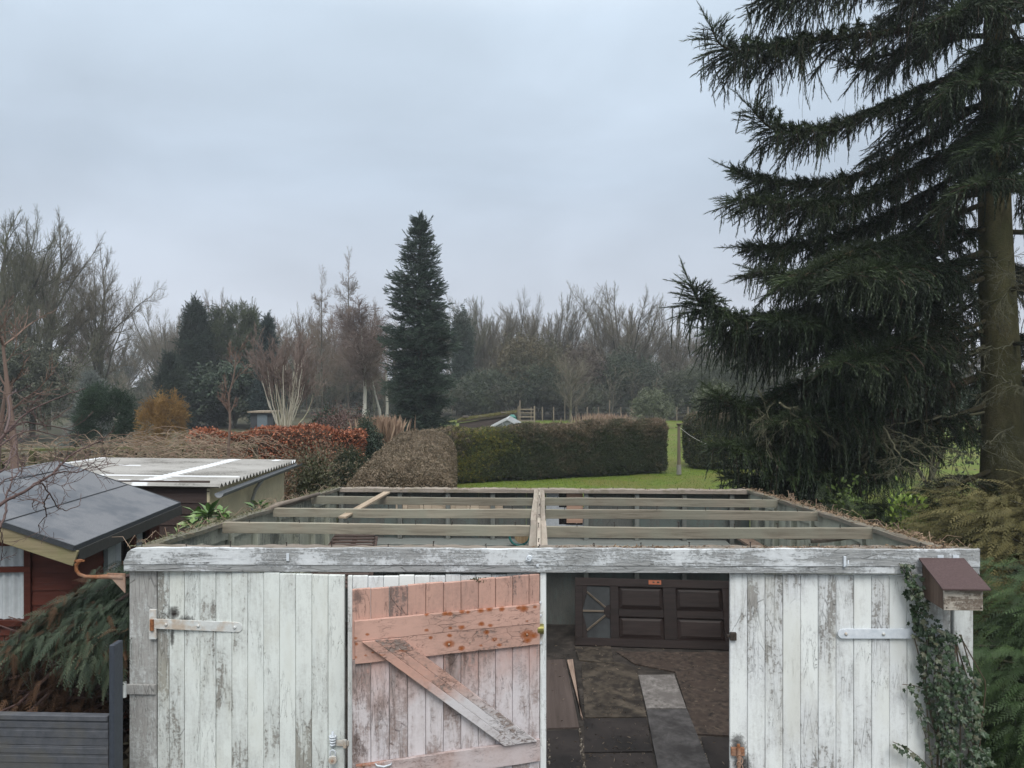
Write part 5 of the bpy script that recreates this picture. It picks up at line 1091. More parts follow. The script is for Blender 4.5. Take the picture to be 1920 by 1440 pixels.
# mossy fence with brambles on it
MW = wood('mossy_fence', (.06, .05, .035), (.13, .11, .075), 'x', (.07, .075, .035), moss=(.09, .10, .035))
FN = empty('mossy_fence', P(200, 870, 14.2) * [1, 1, 0], 'old mossy timber fence with a flat capping, behind the cabin roof', 'fence')
fa_, fb_ = P(-60, 835, 13.6), P(402, 852, 14.6)
d_ = (fb_ - fa_) * [1, 1, 0]; Lf = np.linalg.norm(d_); d_ /= Lf
m = MB(); k = 0
while k * .16 < Lf: p = fa_ + d_ * (k * .16 + .08); p[2] = .9; m.bar(p * [1, 1, 0], p * [1, 1, 0] + [0, 0, 1.72], .15, .02, None, up=d_); k += 1
obj('boards', m, MW, FN); m = MB(); A, B = fa_.copy(), fb_.copy(); A[2] = B[2] = 1.80; m.bar(A, B, .16, .045); A[2] = B[2] = 1.62; m.bar(A + [0, -.05, 0], B + [0, -.05, 0], .05, .09); obj('capping', m, MW, FN)
for k in range(5): p = fa_ + d_ * Lf * (k + .3) / 5; p[2] = 0; obj('post', MB().box(p + [-.05, -.12, 0], p + [.05, -.04, 1.78]), MW, FN)
FN2 = empty('low_rail', P(420, 850, 16.6) * [1, 1, 0], 'dark timber rail in front of the left part of the beech hedge', 'fence')
A, B = P(352, 838, 16.6), P(482, 836, 16.6); obj('rail', MB().bar(A, B, .10, .08), MW, FN2)
for x in (358, 420, 478): p = P(x, 838, 16.7); obj('post', MB().box(p * [1, 1, 0] + [-.04, 0, 0], p + [.04, .08, .02]), MW, FN2)
BM = leafm('bramble_stems', [(.13, .085, .06), (.22, .155, .11), (.28, .21, .15), (.16, .14, .08)], .7); m = MB(); rg = np.random.RandomState(6)
for k in range(420):
    px = rg.uniform(-40, 470) if k % 3 else rg.uniform(210, 400); d = rg.uniform(12.2, 15.5); p = P(px, 0, d); p[2] = rg.uniform(1.5, 1.95); L = rg.uniform(.5, 1.7) * (1. if px > 200 else .6); a = rg.uniform(0, 2 * pi); up = rg.uniform(.1, .75)
    t = np.linspace(0, 1, 7)[:, None]; pp = p + np.hstack([t * L * cos(a), t * L * sin(a) * .5, up * L * (t * 1.2 - t ** 2 * 1.35)]); pp[1:] += rg.normal(0, .022, (6, 3)); m.path(pp, np.linspace(.0065, .002, 7), 4, cap=False)
tag(obj('bramble_tangle', m, BM), 'tangle of bare bramble stems over the mossy fence', 'brambles', kind='stuff')
m = MB(); p = P(150, 815, 15); blob(m, p * [1, 1, 0] + [0, 0, .75], (4.5, .5, .75), 6500, .05, 91, 90, tmpl=T_leaf); blob(m, P(560, 0, 14.2) * [1, 1, 0] + [0, 0, .8], (1.4, .8, .85), 4500, .05, 92, 60, tmpl=T_leaf)
tag(obj('rough_scrub', m, leafm('scrub', [(.05, .045, .025), (.09, .075, .045), (.13, .10, .06), (.06, .075, .03)])), 'low brown scrub behind the sheds', 'scrub', kind='stuff')

# ------------------------------------------------------------------ far field: moss-roofed shed, greenhouse, posts, washing line
MS = empty('moss_roofed_shed', P(912, 800, 31) * [1, 1, 0], 'low dark shed with a thick mossy roof behind the long hedge', 'shed')
A, B = P(857, 789, 31), P(966, 774, 31); Wd = np.array([0, 1., 0])
zA, zB = A[2], B[2]
def prism(mb, q, th): q = np.array(q); k = len(q); i = np.arange(k); mb.add(np.vstack([q - [0, 0, th], q]), [i[::-1][None], (i + k)[None], np.c_[i, (i + 1) % k, (i + 1) % k + k, i + k]])
m = MB(); prism(m, [A, B, B + Wd * 1.8, A + Wd * 1.8], .09); obj('roof', m, speck('roof_board', (.05, .04, .03), (.09, .08, .06), 9), MS)
m = MB(); rg = np.random.RandomState(3); n = 5000; t, s = rg.rand(n, 1), rg.rand(n, 1); p = A * (1 - t) + B * t + Wd * 1.8 * s + [0, 0, .02]; m.scat(*T_clump, p, frames(np.c_[rg.normal(0, 1, (n, 2)), np.ones(n) * 1.2], rg.rand(n) * 6), .05)
obj('moss', m, leafm('roof_moss', [(.07, .08, .02), (.13, .13, .035), (.18, .16, .06), (.12, .09, .05)]), MS)
for x in (872, 902, 944, 956): q = P(x, 783 if x < 930 else 776, 31); obj('stone', MB().box(q + [-.12, .1, -.02], q + [.12, .3, .07]), flat('roof_stone', (.10, .085, .07)), MS, bevel=.02)
m = MB(); a_, b_ = A + [.08, .06, -.10], B + [-.05, .06, -.10]; m.add([(a_[0], a_[1], 0), (b_[0], b_[1], 0), b_, a_], np.array([[0, 1, 2, 3]])); m.add([(b_[0], b_[1], 0), (b_[0], b_[1] + 1.7, 0), (b_[0], b_[1] + 1.7, b_[2]), b_], np.array([[0, 1, 2, 3]])); obj('wall', m, wood('dark_shed_wall', (.045, .035, .033), (.08, .065, .06), 'x'), MS)
m = MB(); rg = np.random.RandomState(4); p = P(961, 783, 30.8)
V = []; 
for j in range(6):
    for k in range(12): a = k / 12 * 2 * pi; r_ = .16 * (1 + .15 * sin(a * 3 + j)) * (1 if j < 5 else .4); V.append(p + [r_ * cos(a), r_ * sin(a), -.30 + .085 * j])
i, j = np.meshgrid(np.arange(12), np.arange(5)); q = (j * 12 + i).ravel(); q2 = (j * 12 + (i + 1) % 12).ravel(); m.add(V, [np.c_[q, q2, q2 + 12, q + 12], (np.arange(12) + 60)[None]])
tag(obj('tarpaulin', m, flat('teal_tarp', (.06, .19, .165), .5), at=p), 'teal tarpaulin bundle at the high end of the moss-roofed shed', 'tarpaulin')
GH = empty('greenhouse', P(952, 800, 28) * [1, 1, 0], 'small white-framed greenhouse gable in front of the moss-roofed shed', 'greenhouse')
ap, le, re = P(951, 786, 28), P(912, 806, 28), P(988, 806, 28); gw = flat('greenhouse_white', (.45, .47, .48)); m = MB()
for dy in (0, 2.2):
    for x, y in ((ap, le), (ap, re)): m.bar(x + [0, dy, 0], y + [0, dy, 0], .05, .06)
    m.bar(le + [0, dy, 0], le * [1, 1, 0] + [0, dy, 0], .05, .05, up=(0, 1, 0)); m.bar(re + [0, dy, 0], re * [1, 1, 0] + [0, dy, 0], .05, .05, up=(0, 1, 0)); m.bar(le + [0, dy, -.02], re + [0, dy, -.02], .03, .04)
m.bar(ap, ap + [0, 2.2, 0], .05, .05)
for k in range(1, 5): 
    t = k / 5; x = le * (1 - t) + re * t; zt_ = le[2] + (ap[2] - le[2]) * (1 - abs(t - .5) * 2); m.bar((x[0], x[1], 0), (x[0], x[1], zt_), .02, .02, up=(0, 1, 0))
for k in range(5): y = k * .55; m.bar(ap + [0, y, .01], le + [0, y, .01], .02, .02); m.bar(ap + [0, y, .01], re + [0, y, .01], .02, .02)
obj('frame', m, gw, GH); gl = speck('dull_glass', (.16, .18, .18), (.24, .26, .26), 3, rough=.3, spec=.5, bump=.02)
m = MB(); m.add([le * [1, 1, 0] + [0, .03, 0], re * [1, 1, 0] + [0, .03, 0], re + [0, .03, 0], ap + [0, .03, 0], le + [0, .03, 0]], np.array([[0, 1, 2, 3, 4]]))
for e in (le, re): m.add([ap + [0, .03, -.02], ap + [0, 2.17, -.02], e + [0, 2.17, -.02], e + [0, .03, -.02]], np.array([[0, 1, 2, 3]]))
obj('glass', m, gl, GH)
PW = wood('grey_post', (.12, .10, .075), (.24, .20, .15), 'z')
WP = empty('washing_line_post', P(1273, 888, 25.2) * [1, 1, 0], 'thin timber washing line post standing in the gap between two hedges', 'post')
q = P(1273, 890, 25.0); t_ = P(1273, 796, 25.0); obj('pole', MB().path([q * [1, 1, 0], (q + t_) / 2 * [1, 1, 1], t_], [.065, .055, .05], 8), PW, WP); obj('cap', MB().box(t_ + [-.07, -.07, -.03], t_ + [.07, .07, .03]).bar(t_ + [-.12, 0, -.09], t_ + [.12, 0, -.09], .02, .02), IRON, WP)
obj('concrete_spur', MB().path([q * [1, 1, 0], q * [1, 1, 0] + [0, 0, .32]], [.085, .075], 8), flat('concrete', (.22, .21, .19)), WP)
WP2 = empty('washing_line_post', P(1420, 900, 21.8) * [1, 1, 0], 'second washing line post, half hidden by the low spruce bough', 'post')
q = P(1420, 900, 21.8); t2 = P(1421, 822, 21.8); obj('pole', MB().path([q * [1, 1, 0], t2], [.065, .05], 8), PW, WP2); obj('cap', MB().box(t2 + [-.06, -.06, -.02], t2 + [.06, .06, .03]), IRON, WP2)
t = np.linspace(0, 1, 24)[:, None]; pp = (t_ + [0, 0, -.07]) * (1 - t) + t2 * t; pp[:, 2:] -= .55 * 4 * t * (1 - t) * .8
tag(obj('washing_line', MB().path(pp, .006, 5), flat('pale_line', (.42, .42, .38)), at=t_), 'sagging pale washing line between the two posts', 'line')
# far paddock fence and pen
PF = empty('paddock_fence', P(1090, 790, 60) * [1, 1, 0], 'thin post and wire fence along the far edge of the field', 'fence')
m = MB(); A, B = P(975, 786, 61), P(1500, 784, 61)
for k in range(26): p = A + (B - A) * k / 25; obj('post', MB().bar(p * [1, 1, 0], p * [1, 1, 0] + [0, 0, 1.15 if k % 4 else 1.7], .09, .09, up=(0, 1, 0)), PW, PF)
for z in (.35, .7, 1.05): a_, b_ = A.copy(), B.copy(); a_[2] = b_[2] = z; m.bar(a_, b_, .012, .012)
obj('wire', m, flat('wire', (.12, .12, .12)), PF)
HU = empty('field_gate', P(975, 790, 55) * [1, 1, 0], 'small pale wooden gate beyond the greenhouse', 'gate')
for z in (.3, .6, .9, 1.15): a_, b_ = P(972, 780, 55), P(1002, 780, 55); a_[2] = b_[2] = z; obj('rail', MB().bar(a_, b_, .05, .09), PW, HU)
for x in (972, 1002): a_ = P(x, 780, 55); obj('post', MB().bar(a_ * [1, 1, 0], a_ * [1, 1, 0] + [0, 0, 1.4], .12, .12, up=(0, 1, 0)), PW, HU)
HT = empty('pallet_stack', P(1200, 790, 57) * [1, 1, 0], 'greyish slatted pallet leaning by the pale grass at the field edge', 'pallet')
for k in range(6): a_, b_ = P(1182, 780, 57), P(1208, 780, 57); a_[2] = .25 + .2 * k; b_[2] = .2 + .2 * k; obj('slat', MB().bar(a_, b_, .04, .10), PW, HT)
CO = empty('small_hut', P(488, 790, 33) * [1, 1, 0], 'small pale grey hut half hidden left of the white-stemmed shrub', 'hut')
a_, b_ = P(470, 772, 33), P(512, 805, 33); obj('wall', MB().box((a_[0], a_[1], 0), (b_[0], a_[1] + 1.2, a_[2] - .05)), flat('hut_grey', (.05, .055, .06)), CO); obj('roof', MB().box((a_[0] - .1, a_[1] - .15, a_[2] - .045), (b_[0] + .1, a_[1] + 1.3, a_[2] + .02)), PW, CO)
obj('door', MB().box((a_[0] + .3, a_[1] - .02, 0), (a_[0] + .75, a_[1] - .003, a_[2] - .12)), flat('pale_blue_door', (.13, .16, .18)), CO)
# grass blades on the near part of the lawn
rg = np.random.RandomState(10); n = 60000; yy = 13 + 34 * rg.rand(n) ** 1.3; xx = rg.uniform(-.18, .42, n) * yy; p = np.c_[xx, yy, np.full(n, -.036)]
T = np.array([(0, -.09, 0), (0, .09, 0), (1, 0, .12)]); tag(obj('lawn_blades', MB().scat(T, np.array([[0, 1, 2]]), p, frames(np.c_[rg.normal(0, .35, (n, 2)), np.ones(n)], rg.rand(n) * 6), rg.uniform(.03, .075, n)), leafm('grass_blades', [(.06, .11, .01), (.10, .165, .018), (.14, .20, .03)])), 'short green lawn grass', 'grass', kind='stuff')
print('veg2')
# ------------------------------------------------------------------ the great spruce on the right
SPB = leafm('spruce_bark', [(.045, .040, .022), (.06, .053, .03)], .9, .1)
m_, nt_, b_ = mat('spruce_trunk_bark', .9, .15); tc_ = nd(nt_, 'TexCoord').outputs['Object']
n1 = noise(nt_, mapp(nt_, tc_, (7, 7, 3)), 1, 6, .65, .4); n2 = noise(nt_, tc_, 1.1, 4); n3 = noise(nt_, tc_, 35, 5, .7)
c_ = mixc(nt_, ramp(nt_, n1, [(.35, 0.), (.65, 1.)]), (.065, .058, .03), (.15, .132, .068)); c_ = mixc(nt_, ramp(nt_, n2, [(.4, 0.), (.65, .8)]), c_, (.085, .09, .038)); c_ = mixc(nt_, ramp(nt_, n3, [(.55, 0.), (.7, .6)]), c_, (.035, .028, .016)); setb(nt_, b_, c_, mth(nt_, 'ADD', n1, n3), .8, .03)
BARKS = m_
GS = P(1878, 1072, 12.); GS[2] = 0
SR = empty('great_spruce', GS, 'huge spruce with hanging dark boughs and a thick mossy trunk at the right', 'tree')
n = 40; zz = np.linspace(0, 15, n); rg = np.random.RandomState(2)
pts = np.c_[GS[0] + .03 * np.sin(zz * .8) - .012 * zz, GS[1] + .02 * np.cos(zz), zz]; rr = .335 * (1 - zz / 19) + .16 * np.exp(-zz * 2.2)
obj('trunk', MB().path(pts, rr, 20), BARKS, SR, smooth=True)
def tr(z): return np.array([np.interp(z, zz, pts[:, i]) for i in range(3)])
LM = MB(); TW = []; pos = []; D = []; SC = []; RN = []; hp = []; hD = []; hS = []; hR = []
NS = np.random.RandomState(21)
def limb(pp, r0, dens=1., hang=.40, side=.75, start=.12, dead=.0, green=.3):
    pp = np.array(pp); k = len(pp); n_ = k * 4; t = np.linspace(0, k - 1, n_); q = np.array([[np.interp(x, range(k), pp[:, i]) for i in range(3)] for x in t])
    for _ in range(3): q[1:-1] = (q[:-2] + q[1:-1] + q[2:]) / 3
    LM.path(q, np.linspace(r0, .010, n_), 6); seg = np.linalg.norm(np.diff(q, axis=0), axis=1); cum = np.r_[0, np.cumsum(seg)]; L = cum[-1]
    s = start * L; ph_ = NS.rand() * 6; fr_ = NS.uniform(6, 11)
    while s < L:
        f = s / L; cl = .62 + .38 * sin(s * fr_ + ph_) + NS.normal(0, .12); cl = max(.12, cl) * (1.55 if f > .6 else .95); p = np.array([np.interp(s, cum, q[:, i]) for i in range(3)]); e = np.array([np.interp(min(s + .1, L + .1), np.r_[cum, L + .1], np.r_[q[:, i], q[-1, i] + (q[-1, i] - q[-2, i])]) for i in range(3)]); d = e - p; d /= np.linalg.norm(d) + 1e-9
        sd = np.cross(d, [0, 0, 1]); sd /= np.linalg.norm(sd) + 1e-9; bare = NS.rand() < dead * (1 - f) * 1.6
        for sg in (-1, 1):
            bl = side * (min(1., (1 - f) * 2.4 + .40)) * NS.uniform(.35, 1.25) * (.6 + .4 * cl); nn = max(2, int(bl / .085)); b = d * NS.uniform(.45, .8) + sd * sg + NS.normal(0, .12, 3); b /= np.linalg.norm(b); pr = p.copy()
            sh = NS.rand() * .5
            for j in range(nn):
                b2 = b + np.array([0, 0, -.10 * j + .02]); b2 = b2 / np.linalg.norm(b2); pn = pr + b2 * bl / nn; TW.append((*pr, *pn, .006, .004))
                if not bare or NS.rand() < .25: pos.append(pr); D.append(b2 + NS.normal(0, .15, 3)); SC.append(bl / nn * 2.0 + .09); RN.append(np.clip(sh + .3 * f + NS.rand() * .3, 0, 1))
                if NS.rand() < .85 * dens:
                    hl = hang * .66 * NS.uniform(.2, 1.5) * (.35 + 1.0 * sin(pi * min(1, f * .82 + .08))) * cl; hd = np.array([NS.normal(0, .16), NS.normal(0, .16), -1.]) + d * .12
                    m2 = max(1, int(hl / .14)); ph = pn.copy(); thin = bare or NS.rand() < dead
                    for u_ in range(m2):
                        hd2 = hd + NS.normal(0, .10, 3); hd2 /= np.linalg.norm(hd2); pe = ph + hd2 * hl / m2
                        if thin: TW.append((*ph, *pe, .0028, .002)); 
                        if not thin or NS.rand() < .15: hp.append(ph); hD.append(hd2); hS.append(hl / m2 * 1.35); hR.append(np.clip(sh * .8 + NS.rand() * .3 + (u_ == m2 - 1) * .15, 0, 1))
                        ph = pe
                pr = pn
        if f > .25 and NS.rand() < .6: pos.append(p); D.append(d * .5 + np.array([0, 0, .6]) + NS.normal(0, .4, 3)); SC.append(NS.uniform(.10, .22)); RN.append(.5 + NS.rand() * .5)
        if f > .55:
            for _ in range(2): pos.append(p); D.append(d * .6 + np.array([0, 0, .8]) + NS.normal(0, .25, 3)); SC.append(NS.uniform(.12, .2)); RN.append(.6 + NS.rand() * .4)
        s += NS.uniform(.036, .062) / dens
    # upturned tip with short side shoots
    d = q[-1] - q[-4]; d /= np.linalg.norm(d); p = q[-1]
    for j in range(7):
        pos.append(p.copy()); D.append(d + NS.normal(0, .08, 3)); SC.append(.16); RN.append(.9)
        for _ in range(3): pos.append(p.copy()); D.append(d * .6 + NS.normal(0, .6, 3)); SC.append(NS.uniform(.10, .2) * (1 - j * .08)); RN.append(.7 + NS.rand() * .3)
        p = p + d * .06
def PL(L, d0, d1):
    k = len(L); ds = np.linspace(d0, d1, k); return [P(x, y, d) for (x, y), d in zip(L, ds)]
TL = [([(1850, -110), (1700, -60), (1570, -40), (1500, -25), (1450, -5), (1425, -18)], 12, 11.3, .05, .45, .2),
      ([(1840, 40), (1668, 60), (1590, 70), (1493, 76), (1435, 91), (1380, 99), (1348, 85), (1336, 58)], 12, 11.2, .055, .42, .35),
      ([(1845, 120), (1740, 160), (1640, 205), (1560, 240), (1490, 250), (1440, 240), (1412, 208)], 12, 11.5, .05, .33, .3),
      ([(1850, 190), (1700, 285), (1600, 335), (1520, 350), (1450, 345), (1410, 335), (1382, 322)], 12, 12.3, .05, .34, .25),
      ([(1850, 240), (1700, 330), (1590, 380), (1480, 385), (1420, 378), (1384, 375)], 12, 11.4, .05, .36, .15),
      ([(1850, 300), (1720, 370), (1620, 430), (1520, 455), (1440, 465), (1400, 464)], 12, 12.2, .05, .34, .15),
      ([(1850, 380), (1720, 430), (1620, 490), (1540, 520), (1470, 520), (1425, 508)], 12, 11.2, .05, .38, .1),
      ([(1855, 430), (1760, 440), (1660, 455), (1600, 470), (1540, 500), (1500, 520)], 12, 10.0, .05, .35, .05),
      ([(1850, 470), (1700, 530), (1560, 570), (1460, 590), (1390, 600), (1340, 590), (1310, 570), (1296, 535)], 12, 11.0, .06, .50, .05),
      ([(1850, 500), (1700, 590), (1580, 620), (1480, 640), (1400, 640), (1330, 620)], 12, 12.5, .05, .45, .1),
      ([(1850, 520), (1740, 560), (1640, 600), (1540, 610), (1460, 600)], 12, 10.2, .05, .42, .05),
      ([(1850, 620), (1720, 650), (1600, 690), (1500, 720), (1420, 765), (1380, 765), (1350, 742)], 12, 11.0, .05, .50, .12),
      ([(1850, 650), (1740, 700), (1640, 740), (1540, 770), (1470, 790)], 12, 10.4, .05, .45, .25),
      ([(1850, 700), (1720, 760), (1600, 800), (1500, 830), (1440, 850)], 12, 11.6, .05, .45, .2),
      ([(1850, 760), (1740, 800), (1650, 850), (1560, 880), (1480, 890)], 12, 10.6, .05, .42, .2),
      ([(1850, 700), (1760, 730), (1700, 780), (1620, 800)], 12, 13.5, .05, .5, .3)]
TL += [([(1700, 700), (1600, 760), (1520, 800), (1450, 830), (1400, 845), (1365, 838)], 11.4, 10.6, .03, .5, .1), ([(1760, 780), (1660, 830), (1560, 870), (1480, 895), (1420, 905), (1380, 893)], 11.6, 11.2, .03, .35, .1), ([(1800, 560), (1740, 620), (1660, 660), (1580, 680)], 11.5, 9.6, .03, .5, .05),
       ([(1820, 480), (1760, 500), (1700, 505), (1640, 500), (1590, 515)], 11.5, 9.4, .03, .5, .05),
       ([(1875, 60), (1870, 100), (1850, 130), (1830, 150)], 11.6, 9.6, .03, .5, .1), ([(1880, 180), (1885, 220), (1880, 250), (1870, 270)], 11.6, 9.4, .03, .5, .1), ([(1880, -40), (1860, -10), (1840, 10), (1800, 20)], 11.6, 9.8, .03, .5, .1)]
for L, d0, d1, r, h, dd in TL: limb(PL(L, d0, d1), r, 1., h, dead=dd)
for k in range(76):
    z = 1.3 + 12.5 * (k / 76) + NS.uniform(-.3, .3); az = k * 2.399 + NS.uniform(-.5, .5); left = cos(az) < -.55
    tow = sin(az) < -.35
    if cos(az - rad(-121)) > cos(rad(32)) and z < 6.3: continue
    L = (4.3 if not tow else 3.2) * (1 - max(0, z - 7) / 12) * NS.uniform(.5, 1.05)
    if left: L *= .60
    c = tr(z); dr = np.array([cos(az), sin(az), 0]); rise = NS.uniform(-.25, .05)
    pp = [c + dr * L * t + [0, 0, L * (rise * t - .22 * t * t + .25 * max(0, t - .7) ** 2 * 4)] for t in (0, .2, .4, .6, .8, .92, 1.)]
    for q_ in pp[1:]: q_ += NS.normal(0, .06, 3)
    limb(pp, .045, NS.uniform(.5, .95), NS.uniform(.25, .55), NS.uniform(.5, .9), .22, dead=NS.uniform(.1, .5) if z > 3.5 else .45)
obj('limbs', LM, SPB, SR, smooth=True)
obj('twigs', MB().segs(TW, 3), leafm('brown_twig', [(.035, .022, .016), (.065, .042, .03), (.09, .06, .042)], .8), SR)
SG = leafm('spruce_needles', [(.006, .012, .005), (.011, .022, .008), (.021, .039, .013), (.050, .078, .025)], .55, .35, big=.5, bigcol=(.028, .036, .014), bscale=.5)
T, TF = T_tuft(14, .8, 5, .40, .055); T2, TF2 = T_tuft(13, .62, 6, .30, .065)
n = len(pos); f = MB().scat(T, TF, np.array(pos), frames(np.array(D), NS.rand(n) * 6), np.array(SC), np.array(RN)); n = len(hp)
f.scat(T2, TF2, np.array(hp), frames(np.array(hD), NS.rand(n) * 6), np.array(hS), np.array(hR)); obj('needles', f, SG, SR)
print('spruce tufts', len(pos), len(hp), len(TW))
# dead pale boughs low on the spruce
DB = leafm('dead_branch', [(.075, .075, .045), (.125, .12, .075), (.10, .10, .06)], .8); m = MB(); S = [[] for _ in range(4)]; rg = random.Random(9)
for L, r, d0, d1 in (([(1636, 735), (1648, 790), (1665, 820), (1690, 855), (1712, 873), (1748, 873)], .022, 11, 9.8), ([(1462, 755), (1490, 780), (1520, 792), (1560, 795), (1620, 790), (1660, 785)], .016, 10.2, 11), ([(1420, 765), (1450, 790), (1500, 797), (1560, 800)], .008, 10.4, 10.6),
                     ([(1850, 772), (1780, 780), (1700, 792), (1650, 800)], .022, 12, 11), ([(1648, 800), (1665, 840), (1690, 870), (1720, 900)], .012, 10.9, 10.2), ([(1660, 800), (1710, 820), (1760, 845), (1800, 850)], .010, 10.9, 10.4), ([(1830, 695), (1870, 705), (1900, 722), (1925, 730)], .018, 11.6, 10.8), ([(1850, 470), (1870, 500), (1900, 515)], .012, 11.65, 11.0), ([(1845, 580), (1875, 560), (1900, 540)], .010, 11.65, 11.0), ([(1900, 640), (1880, 655), (1850, 650), (1820, 665)], .012, 11.65, 11.0), ([(1900, 800), (1870, 815), (1840, 840)], .014, 11.6, 10.8)):
    pp = lift(L, d0, d1); pp[1:-1] += np.random.RandomState(len(L)).normal(0, .012, (len(pp) - 2, 3)); m.path(pp, np.linspace(r, r * .3, len(pp)), 6)
    for k in range(9):
        i = rg.randint(1, len(pp) - 1); grow(S, tuple(pp[i]), (rg.gauss(0, 1), rg.gauss(0, .5), rg.gauss(-.4, .5)), rg.uniform(.2, .55), .005, 1, 3, rg, dict(OAK, up=[0, -.02, -.03, -.03, 0], ch=[1, 1, 1, 0, 0], rmin=.003))
m.segs(sum(S, []), 4); obj('dead_boughs', m, DB, SR)
for i in (60,): pass

# ------------------------------------------------------------------ flat-sprayed conifers in the foreground
SP1, SF1 = T_spray(11, 3, 1, .45, .013, .26); SP2, SF2 = T_spray(10, 3, 5, .7, .014, .22); SP3, SF3 = T_spray(5, 3, 8, .30, .05, .5)
def sprays(mb, p, D, sc, rn, rg, T=None):
    n = len(p); h = rg.rand(n) < .5; R = frames(D, rg.normal(0, .5, n))
    for sel, (a, b) in ((h, (SP1, SF1)), (~h, (SP2, SF2))):
        if T is not None: a, b = T
        mb.scat(a, b, p[sel], R[sel], sc[sel], rn[sel])
def conifer(name, label, C0, R0, n, size, mt, seed, zmin=0., cat='tree', trunk=True, dirb=(0, -.4, .1), camside=True):
    rg = np.random.RandomState(seed); C0 = np.array(C0, float); R0 = np.array(R0, float); r = empty(name, (C0[0], C0[1], 0), label, cat)
    u = rg.normal(0, 1, (n, 3)); u /= np.linalg.norm(u, axis=1)[:, None]; bump = 1 + .10 * np.sin(u[:, 0] * 9 + u[:, 2] * 7) + .08 * np.sin(u[:, 1] * 13 + u[:, 2] * 11)
    q = rg.uniform(.72, 1.0, n); p = C0 + u * R0 * (q * bump)[:, None]; k = p[:, 2] > zmin; p, u = p[k], u[k]; n = len(p)
    D = u * [1, 1, .5] + np.array(dirb) + rg.normal(0, .28, (n, 3)); m = MB(); sprays(m, p, D, size * rg.uniform(.6, 1.25, n), np.clip(.5 * rg.rand(n) + .5 * q[k] + rg.normal(0, .1, n) - .1, 0, 1), rg)
    obj('foliage', m, mt, r)
    c = MB(); g = np.array([C0[0], C0[1], 0]); c.path([g, C0 + [0, 0, R0[2] * .8]], [.12, .03], 8); S = []
    for i in range(90): e = p[rg.randint(n)]; s = np.array([C0[0], C0[1], rg.uniform(.2, .9) * e[2]]); mid = (s + e) / 2 + [0, 0, .1]; S += [(*s, *mid, .018, .010), (*mid, *e, .010, .004)]
    c.segs(S, 5); obj('limbs', c, BARK, r); return r
LEB = leafm('leylandii_brownish', [(.028, .028, .010), (.058, .054, .018), (.098, .086, .030), (.14, .12, .048)], .65, .25)
LEG = leafm('leylandii_green', [(.008, .016, .007), (.018, .036, .011), (.032, .062, .018), (.065, .105, .030)], .6, .3)
conifer('cypress_shrub', 'brownish feathery cypress on the right, in front of the spruce trunk', (4.95, 7.3, .95), (1.62, 1.5, 1.10), 9000, .26, LEB, 3, .3, dirb=(-.5, -.5, -.05))
conifer('cypress_shrub', 'deep green feathery cypress at the right edge, beside the bird box', (4.25, 5.45, .55), (1.42, 1.05, 1.22), 9500, .20, LEG, 4, .0, dirb=(-.5, -.5, -.15))
conifer('cypress_shrub', 'dark low cypress between the spruce trunk and the right garage wall', (4.2, 9.0, .6), (1.3, 1.2, 1.05), 3200, .28, leafm('dark_cypress_green', [(.010, .016, .008), (.02, .032, .012), (.035, .05, .02)]), 5, .0)  # dark green leaf colours of the low cypress
bush('spotted_laurel', 1700, 938, 8.9, 90, 1500, .075, leafm('yellow_green', [(.10, .17, .02), (.20, .29, .05), (.30, .36, .10)], .45, .4), 'bright yellow green shrub beyond the right garage wall', 71, tmpl=T_leaf)
bush('spotted_laurel', 1585, 905, 10.2, 90, 900, .07, leafm('yellow_green_dull', [(.05, .08, .02), (.10, .15, .035), (.16, .20, .06)], .45, .4), 'dull yellow green shrub below the spruce boughs, behind the right wall', 72, tmpl=T_leaf)
bush('dark_bush', 1500, 872, 12.2, 170, 3200, .075, EVD, 'low dark evergreen under the spruce, behind the far right corner of the garage', 74, tmpl=T_leaf)
bush('shrubbery', 1740, 700, 22, 560, 9000, .13, EVD, 'tall dark shrubbery seen between the spruce boughs, right of the second hedge', 75, tmpl=T_leaf, clumps=120, depth=1.6)
# left foreground: drooping cypress boughs, green above and dead brown below
LC = empty('cypress_shrub', (-3.0, 5.3, -.02), 'drooping grey green cypress with dead brown lower twigs, between cabin and garage', 'tree')
rg = np.random.RandomState(15); m = MB(); mb2 = MB(); lb = MB()
CB2 = leafm('cypress_grey_green', [(.014, .024, .016), (.028, .045, .028), (.050, .072, .044), (.085, .105, .062)], .6, .3)
DBR = leafm('dead_foliage', [(.035, .020, .012), (.08, .045, .026), (.13, .075, .045)], .8, .15)
paths = [([(300, 1060), (225, 1085), (165, 1120), (110, 1150), (60, 1185), (25, 1215)], 5.0, 4.75), ([(300, 1080), (232, 1120), (190, 1145), (140, 1175), (100, 1200)], 5.0, 4.62), ([(300, 1100), (240, 1150), (205, 1175), (165, 1205), (140, 1225)], 4.95, 4.62),
         ([(260, 1070), (215, 1100), (180, 1118), (140, 1130), (90, 1160)], 5.2, 5.0), ([(290, 1120), (235, 1180), (215, 1210), (205, 1250)], 4.9, 4.68), ([(280, 1050), (240, 1070), (205, 1085), (180, 1105)], 5.3, 5.1), ([(250, 1150), (215, 1180), (185, 1200), (170, 1235)], 4.9, 4.6)]
for L, d0, d1 in paths:
    pp = lift(L, d0, d1, 14); lb.path(pp, np.linspace(.016, .004, len(pp)), 6)
    for i in range(4, len(pp)):
        k = 6; p = pp[i] + rg.normal(0, .035, (k, 3)); d = pp[min(i + 1, len(pp) - 1)] - pp[i - 1]; d /= np.linalg.norm(d)
        sprays(m, p, d * .8 + rg.normal(0, .38, (k, 3)) + [0, -.25, -.18], rg.uniform(.08, .18, k), np.clip(rg.rand(k) * .7 + .3 * (i / len(pp)), 0, 1), rg)
